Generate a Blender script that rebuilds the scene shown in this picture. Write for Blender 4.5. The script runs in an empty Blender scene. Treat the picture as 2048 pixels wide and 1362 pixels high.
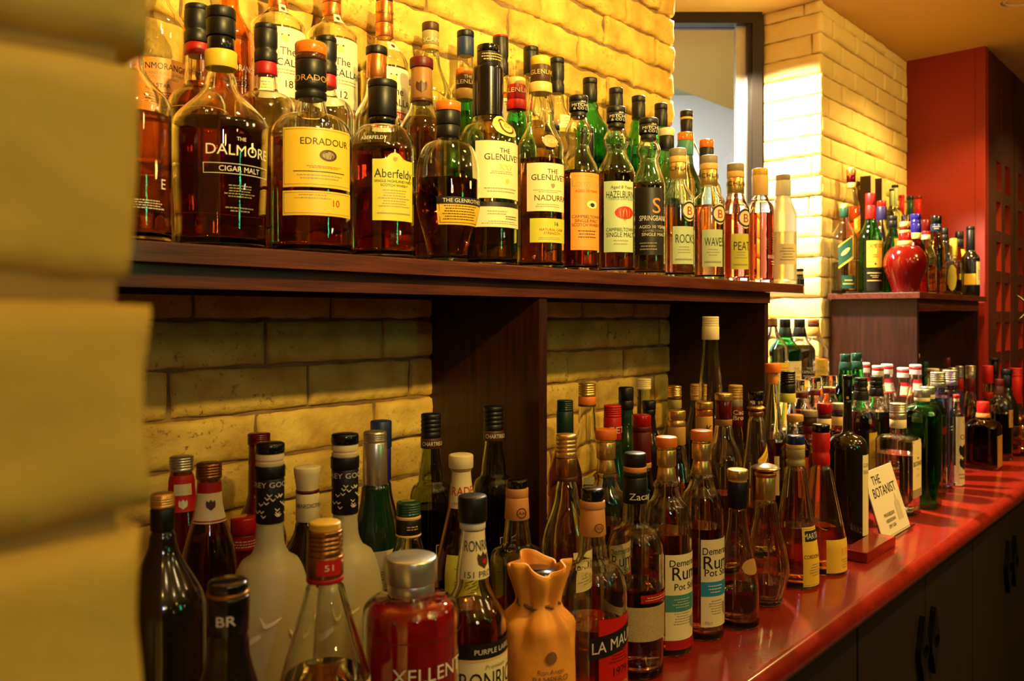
import bpy, bmesh, math, random
from mathutils import Vector, Matrix, noise
random.seed(7)
PI = math.pi
SC = bpy.context.scene
C = SC.collection
# ---------------------------------------------------------------- camera
# World frame: +X runs along the bar wall to the right, +Y points into that wall, Z is up.
F = 1650.0; HX = 1024.0; HY = 632.0; EYE = 1.38
SA, CA = 0.6741, 0.7387                      # wall direction against the view direction
cam = bpy.data.cameras.new('camera'); camo = bpy.data.objects.new('camera', cam); C.objects.link(camo)
camo.location = (0, 0, EYE); camo.rotation_euler = (PI/2, 0, -math.atan2(CA, SA))
cam.sensor_width = 36; cam.lens = 36*F/2048; cam.shift_y = -(681-HY)/2048; cam.clip_start = 0.02
cam.dof.use_dof = True; cam.dof.focus_distance = 1.25; cam.dof.aperture_fstop = 8.5
SC.camera = camo
SC.view_settings.view_transform = 'Standard'; SC.view_settings.look = 'None'
SC.view_settings.exposure = 0.0; SC.view_settings.gamma = 1.0; SC.view_settings.use_curve_mapping = False
cy = SC.cycles
cy.max_bounces = 20; cy.transmission_bounces = 20; cy.glossy_bounces = 6; cy.diffuse_bounces = 4
cy.transparent_max_bounces = 12; cy.sample_clamp_indirect = 700.0; cy.blur_glossy = 0.3
# ---------------------------------------------------------------- world and lamps
w = bpy.data.worlds.new('room_ambience'); SC.world = w; w.use_nodes = True
bg = w.node_tree.nodes['Background']; bg.inputs[0].default_value = (1.0, 0.56, 0.10, 1); bg.inputs[1].default_value = 0.02
def spot(name, loc, aim, power, col, angle, blend=0.5, radius=0.03):
    l = bpy.data.lights.new(name, 'SPOT'); l.energy = power; l.color = col
    l.spot_size = math.radians(angle); l.spot_blend = blend; l.shadow_soft_size = radius
    o = bpy.data.objects.new(name, l); C.objects.link(o); o.location = loc
    o.rotation_euler = (Vector(aim)-Vector(loc)).to_track_quat('-Z', 'Y').to_euler(); return o
def point(name, loc, power, col, radius=0.03):
    l = bpy.data.lights.new(name, 'POINT'); l.energy = power; l.color = col; l.shadow_soft_size = radius
    o = bpy.data.objects.new(name, l); C.objects.link(o); o.location = loc; return o
def area(name, loc, aim, power, col, sx, sy):
    l = bpy.data.lights.new(name, 'AREA'); l.energy = power; l.color = col; l.shape = 'RECTANGLE'; l.size = sx; l.size_y = sy
    o = bpy.data.objects.new(name, l); C.objects.link(o); o.location = loc
    o.rotation_euler = (Vector(aim)-Vector(loc)).to_track_quat('-Z', 'Y').to_euler(); return o
WARM = (1.0, 0.60, 0.12)
spot('key_spot', (0.25, -0.75, 2.36), (0.85, 1.09, 2.02), 225, (1.0, 0.68, 0.17), 56, 0.75, 0.035)
spot('wall_spot', (0.75, 0.45, 2.39), (0.80, 1.09, 1.95), 26, (1.0, 0.74, 0.22), 100, 0.9, 0.04)
spot('shelf_spot', (1.45, 0.1, 2.39), (1.5, 1.0, 1.75), 34, WARM, 80, 0.8, 0.035)
spot('alcove_spot', (2.24, 1.20, 2.415), (2.30, 1.15, 1.0), 430, (1.0, 0.82, 0.52), 128, 0.12, 0.045)
spot('far_spot', (3.15, 0.60, 2.415), (3.1, 0.75, 1.0), 62, (1.0, 0.60, 0.16), 120, 0.5, 0.04)
spot('counter_spot', (1.9, -0.3, 2.40), (1.75, 0.62, 0.92), 85, WARM, 50, 0.8, 0.03)
spot('counter_spot_left', (0.9, -0.3, 2.38), (0.72, 0.55, 1.0), 50, WARM, 34, 0.9, 0.03)
spot('aisle_spot', (2.7, -0.7, 2.40), (2.7, 0.9, 1.7), 60, WARM, 95, 0.8, 0.03)
spot('door_fill_spot', (4.45, -0.5, 2.38), (4.0, 0.85, 1.55), 60, WARM, 45, 0.8, 0.04)  # unseen spot added to brighten the lattice openings
spot('pier_spot', (-0.35, -0.75, 2.38), (-0.10, 0.235, 1.25), 9, WARM, 50, 0.9, 0.04)
point('bar_fill', (0.9, -1.5, 2.1), 2.5, WARM, 0.04)  # unseen point added as fill from the front
point('bar_fill_low', (-0.2, -1.2, 1.9), 3.8, (1.0, 0.66, 0.12), 0.04)  # unseen fill point, added to lift the near pier and lower wall
point('bar_fill_far', (2.7, -0.9, 2.0), 6, WARM, 0.04)  # added point without a fixture, brightens the ceiling and far panel
point('back_bar_fill', (0.45, -1.6, 1.5), 0.8, (1.0, 0.72, 0.3), 0.012)  # this point and the next are added fill with small highlights
point('back_bar_fill', (1.9, -1.5, 1.75), 1.0, (1.0, 0.80, 0.5), 0.012)
for x_, y_ in ((0.15, -0.55), (0.75, -1.05), (1.35, -0.65), (2.0, -1.15), (2.6, -0.55)): point('highlight_point', (x_, y_, 2.36), 3.2, (1.0, 0.78, 0.42), 0.05)  # unseen points added for bright dots on the bottle shoulders
area('green_tube', (1.3, -1.6, 1.75), (0.9, 0.9, 1.5), 1.3, (0.05, 1.0, 0.35), 0.02, 0.35)
area('white_tube', (-0.5, -1.4, 2.0), (0.6, 0.9, 1.5), 2.5, (0.8, 0.85, 1.0), 0.04, 0.16)
spot('violet_sheen_spot', (1.3, -1.0, 2.1), (2.76, 0.97, 1.13), 55, (0.30, 0.22, 1.0), 6, 0.9, 0.02)  # added narrow beam standing in for a bluish sheen on the side panel
area('daylight', (1.9, 2.35, 2.5), (2.4, 3.0, 1.6), 165, (0.84, 0.86, 0.90), 1.2, 1.2)
# ---------------------------------------------------------------- materials
MATS = {}
def _mat(key):
    m = bpy.data.materials.new('_'.join(str(k) for k in key)[:50]); m.use_nodes = True; MATS[key] = m
    return m, m.node_tree, m.node_tree.nodes['Principled BSDF']
def col4(c): return (c[0], c[1], c[2], 1)
def mat(c, rough=0.5, metal=0.0, coat=0.0):
    key = ('surface', c, rough, metal, coat)
    if key in MATS: return MATS[key]
    m, nt, b = _mat(key)
    b.inputs['Base Color'].default_value = col4(c); b.inputs['Roughness'].default_value = rough
    b.inputs['Metallic'].default_value = metal; b.inputs['Coat Weight'].default_value = coat; b.inputs['Coat Roughness'].default_value = 0.08
    n = nt.nodes.new('ShaderNodeTexNoise'); n.inputs['Scale'].default_value = 260; bp = nt.nodes.new('ShaderNodeBump')
    tc = nt.nodes.new('ShaderNodeTexCoord'); nt.links.new(tc.outputs['Object'], n.inputs['Vector'])
    bp.inputs['Strength'].default_value = 0.12; bp.inputs['Distance'].default_value = 0.0004
    nt.links.new(n.outputs['Fac'], bp.inputs['Height']); nt.links.new(bp.outputs['Normal'], b.inputs['Normal'])
    return m
def glass(c, rough=0.0, ior=1.48):
    key = ('glass', c, rough, ior)
    if key in MATS: return MATS[key]
    m, nt, b = _mat(key)
    b.inputs['Base Color'].default_value = col4(c); b.inputs['Roughness'].default_value = rough
    b.inputs['Transmission Weight'].default_value = 1.0; b.inputs['IOR'].default_value = ior
    return m
def noisy(key, c1, c2, scale, rough, bump=0.0, dist=0.002, stretch=(1, 1, 1), coat=0.0, detail=6, spec=0.5):
    key = ('pattern', key)
    if key in MATS: return MATS[key]
    m, nt, b = _mat(key)
    tc = nt.nodes.new('ShaderNodeTexCoord'); mp = nt.nodes.new('ShaderNodeMapping'); mp.inputs['Scale'].default_value = stretch
    n = nt.nodes.new('ShaderNodeTexNoise'); n.inputs['Scale'].default_value = scale; n.inputs['Detail'].default_value = detail
    r = nt.nodes.new('ShaderNodeValToRGB'); r.color_ramp.elements[0].position = 0.32; r.color_ramp.elements[1].position = 0.68
    r.color_ramp.elements[0].color = col4(c1); r.color_ramp.elements[1].color = col4(c2)
    nt.links.new(tc.outputs['Object'], mp.inputs['Vector']); nt.links.new(mp.outputs['Vector'], n.inputs['Vector'])
    nt.links.new(n.outputs['Fac'], r.inputs['Fac']); nt.links.new(r.outputs['Color'], b.inputs['Base Color'])
    b.inputs['Roughness'].default_value = rough; b.inputs['Coat Weight'].default_value = coat; b.inputs['Coat Roughness'].default_value = 0.1
    b.inputs['Specular IOR Level'].default_value = spec
    if bump:
        n2 = nt.nodes.new('ShaderNodeTexNoise'); n2.inputs['Scale'].default_value = scale*3; n2.inputs['Detail'].default_value = 8
        nt.links.new(mp.outputs['Vector'], n2.inputs['Vector'])
        bp = nt.nodes.new('ShaderNodeBump'); bp.inputs['Strength'].default_value = bump; bp.inputs['Distance'].default_value = dist
        nt.links.new(n2.outputs['Fac'], bp.inputs['Height']); nt.links.new(bp.outputs['Normal'], b.inputs['Normal'])
    return m
def brickmat(key, c1, c2, c3, bump):
    m = noisy(key, c1, c2, 14, 0.78, bump, 0.006); nt = m.node_tree; b = nt.nodes['Principled BSDF']
    src = b.inputs['Base Color'].links[0].from_socket
    tc = [n for n in nt.nodes if n.type == 'TEX_COORD'][0]; n = nt.nodes.new('ShaderNodeTexNoise'); n.inputs['Scale'].default_value = 95; n.inputs['Detail'].default_value = 8; n.inputs['Roughness'].default_value = 0.7
    rp = nt.nodes.new('ShaderNodeValToRGB'); rp.color_ramp.elements[0].position = 0.56; rp.color_ramp.elements[1].position = 0.66
    n3 = nt.nodes.new('ShaderNodeTexNoise'); n3.inputs['Scale'].default_value = 7; rp3 = nt.nodes.new('ShaderNodeValToRGB'); rp3.color_ramp.elements[0].position = 0.42; rp3.color_ramp.elements[1].position = 0.62
    mul = nt.nodes.new('ShaderNodeMath'); mul.operation = 'MULTIPLY'; mx = nt.nodes.new('ShaderNodeMix'); mx.data_type = 'RGBA'
    nt.links.new(tc.outputs['Object'], n.inputs['Vector']); nt.links.new(tc.outputs['Object'], n3.inputs['Vector']); nt.links.new(n.outputs['Fac'], rp.inputs['Fac']); nt.links.new(n3.outputs['Fac'], rp3.inputs['Fac'])
    nt.links.new(rp.outputs['Color'], mul.inputs[0]); nt.links.new(rp3.outputs['Color'], mul.inputs[1]); nt.links.new(mul.outputs[0], mx.inputs[0])
    nt.links.new(src, mx.inputs[6]); mx.inputs[7].default_value = col4(c3); nt.links.new(mx.outputs[2], b.inputs['Base Color'])
    return m
BRICK = brickmat('brick', (0.54, 0.31, 0.045), (0.84, 0.59, 0.125), (0.24, 0.10, 0.02), 1.0)
PIERM = noisy('pier_stone', (0.70, 0.47, 0.07), (0.84, 0.60, 0.11), 9, 0.8, 0.9, 0.004)
PAINTED = noisy('painted_brick', (0.82, 0.63, 0.22), (0.88, 0.71, 0.29), 10, 0.6, 0.5, 0.005)
MORTAR = noisy('mortar', (0.16, 0.09, 0.03), (0.30, 0.18, 0.06), 40, 0.95, 0.8, 0.003)
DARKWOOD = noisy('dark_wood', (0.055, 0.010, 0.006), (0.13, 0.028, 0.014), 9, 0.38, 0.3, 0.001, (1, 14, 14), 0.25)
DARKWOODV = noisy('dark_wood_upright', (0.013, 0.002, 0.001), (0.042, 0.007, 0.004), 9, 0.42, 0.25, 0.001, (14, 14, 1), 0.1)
REDTOP = noisy('red_lacquer', (0.20, 0.010, 0.004), (0.26, 0.016, 0.006), 30, 0.22, 0.12, 0.0006, (1, 1, 1), 0.5)
REDPAINT = noisy('red_paint', (0.25, 0.009, 0.003), (0.29, 0.012, 0.004), 4, 0.48, 0.15, 0.001)
LATTICE = noisy('lattice_wood', (0.045, 0.006, 0.003), (0.07, 0.010, 0.004), 6, 0.5, 0.15, 0.001)
CEIL = noisy('ceiling_paint', (0.78, 0.54, 0.13), (0.82, 0.57, 0.15), 3, 0.9, 0.1, 0.001)
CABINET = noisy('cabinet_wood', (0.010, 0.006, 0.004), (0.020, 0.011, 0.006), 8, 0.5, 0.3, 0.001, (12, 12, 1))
FLOORM = noisy('floor_tile', (0.05, 0.035, 0.025), (0.08, 0.05, 0.035), 5, 0.5, 0.1)
FRAME = mat((0.035, 0.028, 0.022), 0.35, 0.6); ALU = mat((0.55, 0.52, 0.46), 0.35, 0.8)
# ---------------------------------------------------------------- mesh helpers
def obj(name, me_or_bm, m, parent=None, smooth=True):
    if isinstance(me_or_bm, bmesh.types.BMesh):
        me = bpy.data.meshes.new(name); me_or_bm.to_mesh(me); me_or_bm.free()
    else: me = me_or_bm
    for x in (m if isinstance(m, (list, tuple)) else [m]): me.materials.append(x)
    if smooth: me.polygons.foreach_set('use_smooth', [True]*len(me.polygons))
    o = bpy.data.objects.new(name, me); C.objects.link(o)
    if parent: o.parent = parent
    return o
def struct(o): o['kind'] = 'structure'; return o
def empty(name, loc):
    o = bpy.data.objects.new(name, None); C.objects.link(o); o.location = loc; o.empty_display_size = 0.02; return o
def tag(o, label, cat, group=None):
    o['label'] = label; o['category'] = cat
    if group: o['group'] = group
    return o
def box(bm, x0, x1, y0, y1, z0, z1, bevel=0.0):
    vs = [bm.verts.new((x, y, z)) for x in (x0, x1) for y in (y0, y1) for z in (z0, z1)]
    fs = [(0, 1, 3, 2), (4, 6, 7, 5), (0, 4, 5, 1), (2, 3, 7, 6), (0, 2, 6, 4), (1, 5, 7, 3)]
    ff = [bm.faces.new([vs[i] for i in f]) for f in fs]
    if bevel:
        es = list({e for f in ff for e in f.edges})
        bmesh.ops.bevel(bm, geom=es, offset=bevel, segments=2, profile=0.5, affect='EDGES')
def boxo(name, dims, m, parent=None, bevel=0.0):
    bm = bmesh.new(); box(bm, *dims, bevel); bmesh.ops.recalc_face_normals(bm, faces=bm.faces)
    return obj(name, bm, m, parent, False)
def prism(bm, pts, z0, z1):
    lo = [bm.verts.new((x, y, z0)) for x, y in pts]; hi = [bm.verts.new((x, y, z1)) for x, y in pts]
    bm.faces.new(lo[::-1]); bm.faces.new(hi); n = len(pts)
    for i in range(n): bm.faces.new((lo[i], lo[(i+1) % n], hi[(i+1) % n], hi[i]))
def lathe(bm, prof, seg=32, fn=None, closed=True, off=(0, 0, 0), smoothcap=True):
    """prof: list of (r, z); fn(theta, z, r) -> radius."""
    rings = []
    for r, z in prof:
        ring = []
        for i in range(seg):
            th = 2*PI*i/seg; rr = fn(th, z, r) if fn else r
            ring.append(bm.verts.new((off[0]+rr*math.sin(th), off[1]-rr*math.cos(th), off[2]+z)))
        rings.append(ring)
    for a, b in zip(rings, rings[1:]):
        for i in range(seg): bm.faces.new((a[i], a[(i+1) % seg], b[(i+1) % seg], b[i]))
    if closed: bm.faces.new(rings[0][::-1]); bm.faces.new(rings[-1])
    return rings
def tube(bm, pts, r, seg=8):
    rings = []
    for i, p in enumerate(pts):
        p = Vector(p); d = (Vector(pts[min(i+1, len(pts)-1)])-Vector(pts[max(i-1, 0)])).normalized()
        a = d.orthogonal().normalized(); b = d.cross(a)
        if rings and i: 
            a = (pa - d*pa.dot(d)).normalized(); b = d.cross(a)
        pa = a
        rings.append([bm.verts.new(p+r*(math.cos(2*PI*k/seg)*a+math.sin(2*PI*k/seg)*b)) for k in range(seg)])
    for x, y in zip(rings, rings[1:]):
        for i in range(seg): bm.faces.new((x[i], x[(i+1) % seg], y[(i+1) % seg], y[i]))
    bm.faces.new(rings[0][::-1]); bm.faces.new(rings[-1])
# ================================================================ the room
ZS = EYE+0.074; ZC = EYE-0.46; ZCEIL = EYE+1.047
def bricks(bm, o, u, n, u0, u1, z0, z1, zm, pitch, length, offs, prot=0.014, joint=0.006, rough=0.0035, end_deep=None, seed=0, jag=0.0, res=0.014, zfun=None):
    """bricks on the plane through o with unit direction u; n points into the room."""
    u = Vector(u); n = Vector(n); o = Vector(o); rnd = random.Random(seed)
    k0 = int(math.floor((z0-zm)/pitch)); k1 = int(math.ceil((z1-zm)/pitch))
    for k in range(k0, k1):
        za = max(z0, zm+k*pitch)+joint/2; zb = min(z1, zm+(k+1)*pitch)-joint/2
        if zb-za < 0.008: continue
        off = offs[k % len(offs)]+rnd.uniform(-0.012, 0.012)
        j = math.floor((u0-off)/length); cuts = [u0]
        while off+j*length < u1-0.03:
            c = off+j*length+rnd.uniform(-0.014, 0.014)
            if c > u0+0.03: cuts.append(c)
            j += 1
        cuts.append(u1+(rnd.uniform(-jag, jag)))
        rg = rough*(1.0 if zfun is None else zfun(0.5*(za+zb)))
        for a, b in zip(cuts, cuts[1:]):
            last = b is cuts[-1]
            ga = a+joint/2; gb = b-(0 if last else joint/2)
            nu = max(4, int((gb-ga)/res)); nv = max(3, int((zb-za)/res)); p0 = prot+rnd.uniform(-0.003, 0.003); sd = rnd.uniform(0, 50)
            tilt = rnd.uniform(-0.02, 0.02)
            grid = []
            us = [0, 0.02]+[0.02+0.96*i/nu for i in range(1, nu)]+[0.98, 1]
            vs_ = [0, 0.05]+[0.05+0.90*i/nv for i in range(1, nv)]+[0.95, 1]
            for fu in us:
                col = []
                for fv in vs_:
                    uu = ga+fu*(gb-ga); vv = za+fv*(zb-za)
                    q = Vector((uu*18+sd, vv*18, sd)); nz = noise.noise(q)+0.5*noise.noise(q*2.7)+0.32*noise.noise(q*6.5)
                    eu = min((uu-ga), (gb-uu)); ev = min(vv-za, zb-vv); e = min(eu, ev)
                    rd = 0.007; drop = 0 if e > rd else (rd-math.sqrt(max(0, rd*rd-(rd-e)**2)))
                    d = p0-drop*1.1+nz*rg+tilt*(fu-0.5)*0.1
                    wob = noise.noise(Vector((uu*30, vv*30, sd+9)))*rg*0.9
                    su = wob if eu < 0.006 else 0; sv = noise.noise(Vector((uu*30+7, vv*30, sd)))*rg*0.9 if ev < 0.006 else 0
                    col.append(bm.verts.new(o+u*(uu+su)+Vector((0, 0, vv+sv))+n*max(d, 0.001)))
                grid.append(col)
            for i in range(len(us)-1):
                for jj in range(len(vs_)-1):
                    bm.faces.new((grid[i][jj], grid[i+1][jj], grid[i+1][jj+1], grid[i][jj+1]))
            # skirts back to (and behind) the mortar plane
            def skirt(line, depth, out=Vector()):
                lo = [bm.verts.new(v.co-n*depth+out) for v in line]
                for i in range(len(line)-1): bm.faces.new((line[i], line[i+1], lo[i+1], lo[i]))
            skirt([c[0] for c in grid], 0.02); skirt([c[-1] for c in grid], 0.02); skirt(grid[0], 0.02)
            skirt(grid[-1], end_deep if (last and end_deep) else 0.02)
def brick_object(name, m, calls):
    bm = bmesh.new()
    for kw in calls: bricks(bm, **kw)
    bmesh.ops.recalc_face_normals(bm, faces=bm.faces)
    o = obj(name, bm, m); struct(o); return o
ZM = EYE-0.0057
WX1 = 1.785
rf = lambda z: 2.4 if z > ZS else 1.1
# main wall: mortar backing box and brick face
wb = brick_object('wall_back', BRICK, [dict(o=(0, 1.09, 0), u=(1, 0, 0), n=(0, -1, 0), u0=0.06, u1=WX1, z0=0.80, z1=ZCEIL, zm=ZM, pitch=0.0675, length=0.2135,
    offs=[0.557, 0.636, 0.507, 0.66], rough=0.0028, prot=0.010, end_deep=0.11, jag=0.008, seed=3, zfun=rf, res=0.009, joint=0.0048)])
mb = boxo('mortar', (0.0, WX1-0.012, 1.088, 1.26, 0.0, ZCEIL), MORTAR, wb)
# near pier at the left edge of the picture
wl = brick_object('wall_left', PIERM, [dict(o=(0, 0.235, 0), u=(1, 0, 0), n=(0, -1, 0), u0=-0.62, u1=0.1030, z0=0.6, z1=ZCEIL, zm=EYE+0.0065, pitch=0.0635, length=0.21,
    offs=[-0.1, -0.2], rough=0.0030, prot=0.010, joint=0.006, end_deep=0.10, jag=0.004, seed=11, res=0.006)])
boxo('mortar', (-0.62, 0.094, 0.233, 1.09, 0.0, ZCEIL), mat((0.42, 0.27, 0.06), 0.95), wl)
# far pier: right face and the return towards the window
PX = 2.705
wp = brick_object('wall_right', PAINTED, [
    dict(o=(0, 1.09, 0), u=(1, 0, 0), n=(0, -1, 0), u0=PX, u1=3.60, z0=0.85, z1=ZCEIL, zm=ZM, pitch=0.0675, length=0.215, offs=[2.80, 2.90], rough=0.0028, prot=0.006, joint=0.004, seed=5),
    dict(o=(PX, 0, 0), u=(0, 1, 0), n=(-1, 0, 0), u0=1.082, u1=1.285, z0=0.85, z1=ZCEIL, zm=ZM, pitch=0.0675, length=0.26, offs=[1.35, 1.38], rough=0.0030, prot=0.006, joint=0.004, seed=6)])
boxo('mortar', (PX+0.003, 3.62, 1.091, 1.40, 0.0, ZCEIL), mat((0.34, 0.24, 0.10), 0.9), wp)
# window on the diagonal between wall end and pier (frame plane square to the view)
def cw(X, Y): return (X*SA+Y*CA, Y*SA-X*CA)       # view-aligned floor coordinates to world x, y
def cbox(name, X0, X1, Y0, Y1, z0, z1, m, parent=None):
    bm = bmesh.new(); prism(bm, [cw(X0, Y0), cw(X1, Y0), cw(X1, Y1), cw(X0, Y1)], z0, z1)
    bmesh.ops.recalc_face_normals(bm, faces=bm.faces); return obj(name, bm, m, parent, False)
WR = 0.862; WY = 2.84
win = cbox('window_1', WR-0.034, WR, WY, WY+0.07, 1.25, ZCEIL, FRAME); struct(win)
cbox('window_frame', 0.12, WR-0.034, WY, WY+0.07, ZCEIL-0.038, ZCEIL, FRAME, win)
cbox('window_frame', 0.12, WR-0.034, WY, WY+0.07, 1.25, 1.29, FRAME, win)
cbox('window_sash', WR-0.048, WR-0.034, WY+0.012, WY+0.06, 1.29, ZCEIL-0.038, FRAME, win)
cbox('window_stile', WR-0.082, WR-0.048, WY+0.03, WY+0.06, 1.29, ZCEIL-0.038, ALU, win)
cbox('pane', 0.13, WR-0.082, WY+0.045, WY+0.051, 1.29, ZCEIL-0.038, glass((0.97, 0.98, 0.97), 0.0, 1.05), win)
al = cbox('wall_alcove', 0.02, WR, WY-0.0, WY+0.08, 0.0, 1.25, PAINTED); struct(al)
ext = cbox('wall_outside', -1.6, 2.6, 4.50, 4.60, 0.4, 4.4, noisy('outside_render', (0.52, 0.53, 0.50), (0.56, 0.57, 0.54), 2, 0.9)); struct(ext)
so = bmesh.new()
prism(so, [cw(-0.30, 4.60), cw(1.30, 3.19), cw(2.4, 3.8), cw(2.4, 4.6)], EYE+1.204, EYE+1.30)
bmesh.ops.recalc_face_normals(so, faces=so.faces)
struct(obj('wall_outside_eave', so, mat((0.50, 0.55, 0.34), 0.8), None, False))
# alcove far side, ceiling, floor
struct(boxo('wall_alcove_left', (1.60, 1.64, 1.24, 2.2, 0.0, ZCEIL), MORTAR))
struct(boxo('ceiling', (-1.4, 5.2, -2.2, 2.0, ZCEIL, ZCEIL+0.04), CEIL))
struct(boxo('floor', (-1.4, 5.2, -2.2, 2.6, -0.04, 0.0), FLOORM))
# red end panel and lattice door
rp = boxo('wall_end', (3.60, 3.64, 0.835, 1.12, 0.0, ZCEIL), REDPAINT); struct(rp)
struct(boxo('trim_1', (3.596, 3.645, 0.80, 0.835, 0.0, ZCEIL), REDPAINT, None, 0.002))
DX0, DX1, DY = 3.645, 4.75, 0.80
bm = bmesh.new()
cols = [(3.775, 3.862), (3.925, 4.022), (4.175, 4.27), (4.33, 4.43), (4.50, 4.60)]
rows = [(EYE+0.510-0.1635*i, EYE+0.628-0.1635*i) for i in range(9)]
xs = [DX0]+[v for c in cols for v in c]+[DX1]
for i in range(0, len(xs), 2): box(bm, xs[i], xs[i+1], DY, DY+0.03, 0.02, ZCEIL-0.002)
zz = [0.02]+[v for r in sorted(rows) for v in r]+[ZCEIL-0.002]
for c0, c1 in cols:
    for i in range(0, len(zz), 2): box(bm, c0-0.001, c1+0.001, DY+0.0005, DY+0.0295, zz[i], zz[i+1])
bmesh.ops.recalc_face_normals(bm, faces=bm.faces)
dr = obj('door_1', bm, [LATTICE, mat((0.38, 0.03, 0.010), 0.45)], None, False); struct(dr)
for p in dr.data.polygons: p.material_index = 0 if abs(p.normal.y) > 0.5 else 1  # reveals given a brighter red: the light on them is in the colour
boxo('backing', (DX0, DX1, DY+0.060, DY+0.085, 0.02, ZCEIL-0.002), mat((0.22, 0.014, 0.006), 0.5), dr)
hb = bmesh.new(); tube(hb, [(4.10+0.02*math.sin(a*PI), DY-0.01-0.035*math.sin(a*PI), EYE-0.02+0.11*a) for a in [i/10 for i in range(11)]], 0.004)
obj('door_handle', hb, mat((0.45, 0.38, 0.25), 0.25, 1.0), dr)
boxo('seam', (4.095, 4.103, DY-0.002, DY, 0.02, ZCEIL-0.002), mat((0.02, 0.004, 0.003), 0.6), dr)
# ---- bar counter
bm = bmesh.new(); T = 0.038
def sweep(bm, prof, x0, x1):
    L = [bm.verts.new((x0, y, z)) for y, z in prof]; R = [bm.verts.new((x1, y, z)) for y, z in prof]
    bm.faces.new(L); bm.faces.new(R[::-1])
    for i in range(len(prof)): bm.faces.new((L[i], R[i], R[(i+1) % len(prof)], L[(i+1) % len(prof)]))
nose = [(0.489-0.019*math.sin(PI*i/12), ZC-0.019+0.019*math.cos(PI*i/12)) for i in range(13)]
sweep(bm, [(1.074, ZC)]+nose+[(1.074, ZC-T)], 0.105, 3.592)
sweep(bm, [(0.795, ZC)]+nose+[(0.795, ZC-T)], 3.592, 4.75)
box(bm, 1.81, 2.69, 1.074, 1.27, ZC-T, ZC)
bmesh.ops.recalc_face_normals(bm, faces=bm.faces)
ct = obj('bar_counter', bm, REDTOP, None, True)
for p in ct.data.polygons: p.use_smooth = abs(p.normal.x) < 0.5
ct.data.set_sharp_from_angle(angle=0.6)
tag(ct, 'glossy dark red lacquered bar counter with rounded front edge carrying the lower bottles', 'counter')
CABN = ['dark wooden counter cabinet under the nearest end of the counter',
        'dark wooden counter cabinet with pair of black ring handles, below the small leaning gin card',
        'dark wooden counter cabinet beyond the one with the ring handles, under the green gin bottles',
        'dark wooden counter cabinet furthest along under the red counter']
for n_, (x0, xm, x1) in enumerate([(0.66, 1.03, 1.40), (1.40, 1.77, 2.13), (2.13, 2.50, 2.87), (2.87, 3.22, 3.59)]):
    e = empty('cabinet', (x0, 0.5, 0)); tag(e, CABN[n_], 'cabinet', 'cabinets under the bar counter')
    def P(name, d, m, par=e, bev=0.0):
        o = boxo(name, (d[0]-x0, d[1]-x0, d[2]-0.5, d[3]-0.5, d[4], d[5]), m, par, bev); return o
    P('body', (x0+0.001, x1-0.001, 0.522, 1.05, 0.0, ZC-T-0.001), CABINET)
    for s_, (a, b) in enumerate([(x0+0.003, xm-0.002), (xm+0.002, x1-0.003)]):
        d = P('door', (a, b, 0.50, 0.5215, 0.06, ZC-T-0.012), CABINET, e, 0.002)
        hx = (xm-0.036 if s_ == 0 else xm+0.036)-x0; hz = EYE-0.655
        if n_ == 1 or True:
            hm = bmesh.new(); R0 = 0.026
            ro = []; N = 24
            for k in range(N):
                a_ = 2*PI*k/N; sp = abs(math.sin(a_))**6
                ro.append((R0*1.1*math.cos(a_)*(1-0.3*sp), (R0+0.042*sp)*math.sin(a_)))
            ri = [(0.017*math.cos(2*PI*k/N), 0.013*math.sin(2*PI*k/N)) for k in range(N)]
            vo = [[hm.verts.new((hx+x, yy, hz+z)) for x, z in ring] for ring, yy in ((ro, -0.0005), (ro, -0.010), (ri, -0.012), (ri, -0.0005))]
            for q in range(4):
                A, B = vo[q], vo[(q+1) % 4]
                for k in range(N): hm.faces.new((A[k], A[(k+1) % N], B[(k+1) % N], B[k]))
            bmesh.ops.recalc_face_normals(hm, faces=hm.faces)
            obj('handle', hm, mat((0.008, 0.007, 0.006), 0.35, 0.7), d, False)
# ---- long wall shelf over the counter
SY = 0.808
e = empty('long_shelf', (1.0, 1.0, ZS)); tag(e, 'long dark red-brown wooden shelf on two uprights carrying the upper rows of whisky bottles', 'shelf')
def SP(name, d, m, bev=0.0, par=e): return boxo(name, (d[0]-1.0, d[1]-1.0, d[2]-1.0, d[3]-1.0, d[4]-ZS, d[5]-ZS), m, par, bev)
bm = bmesh.new(); prism(bm, [(x-1, y-1) for x, y in [(0.105, SY), (1.91, SY), (2.10, 0.885), (2.13, 1.07), (0.105, 1.07)]], -0.0205, 0)
bmesh.ops.recalc_face_normals(bm, faces=bm.faces); bmesh.ops.bevel(bm, geom=[d for d in bm.edges if abs(d.verts[0].co.z-d.verts[1].co.z) < 1e-6 and d.verts[0].co.z > -0.001], offset=0.0018, segments=2, profile=0.5, affect='EDGES'); obj('board', bm, DARKWOOD, e, False)
SP('apron', (0.105, 1.775, SY+0.020, SY+0.038, EYE+0.029, ZS-0.021), DARKWOOD)
SP('rail', (0.105, 1.755, 0.98, 1.0, EYE+0.026, ZS-0.021), mat((0.02, 0.008, 0.004), 0.5))
for x0 in (0.974, 1.755):
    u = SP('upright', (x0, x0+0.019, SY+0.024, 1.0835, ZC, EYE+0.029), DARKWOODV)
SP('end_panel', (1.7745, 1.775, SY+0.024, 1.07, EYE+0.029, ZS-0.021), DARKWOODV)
ACR = glass((0.95, 0.97, 0.93), 0.0, 1.45)
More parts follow.
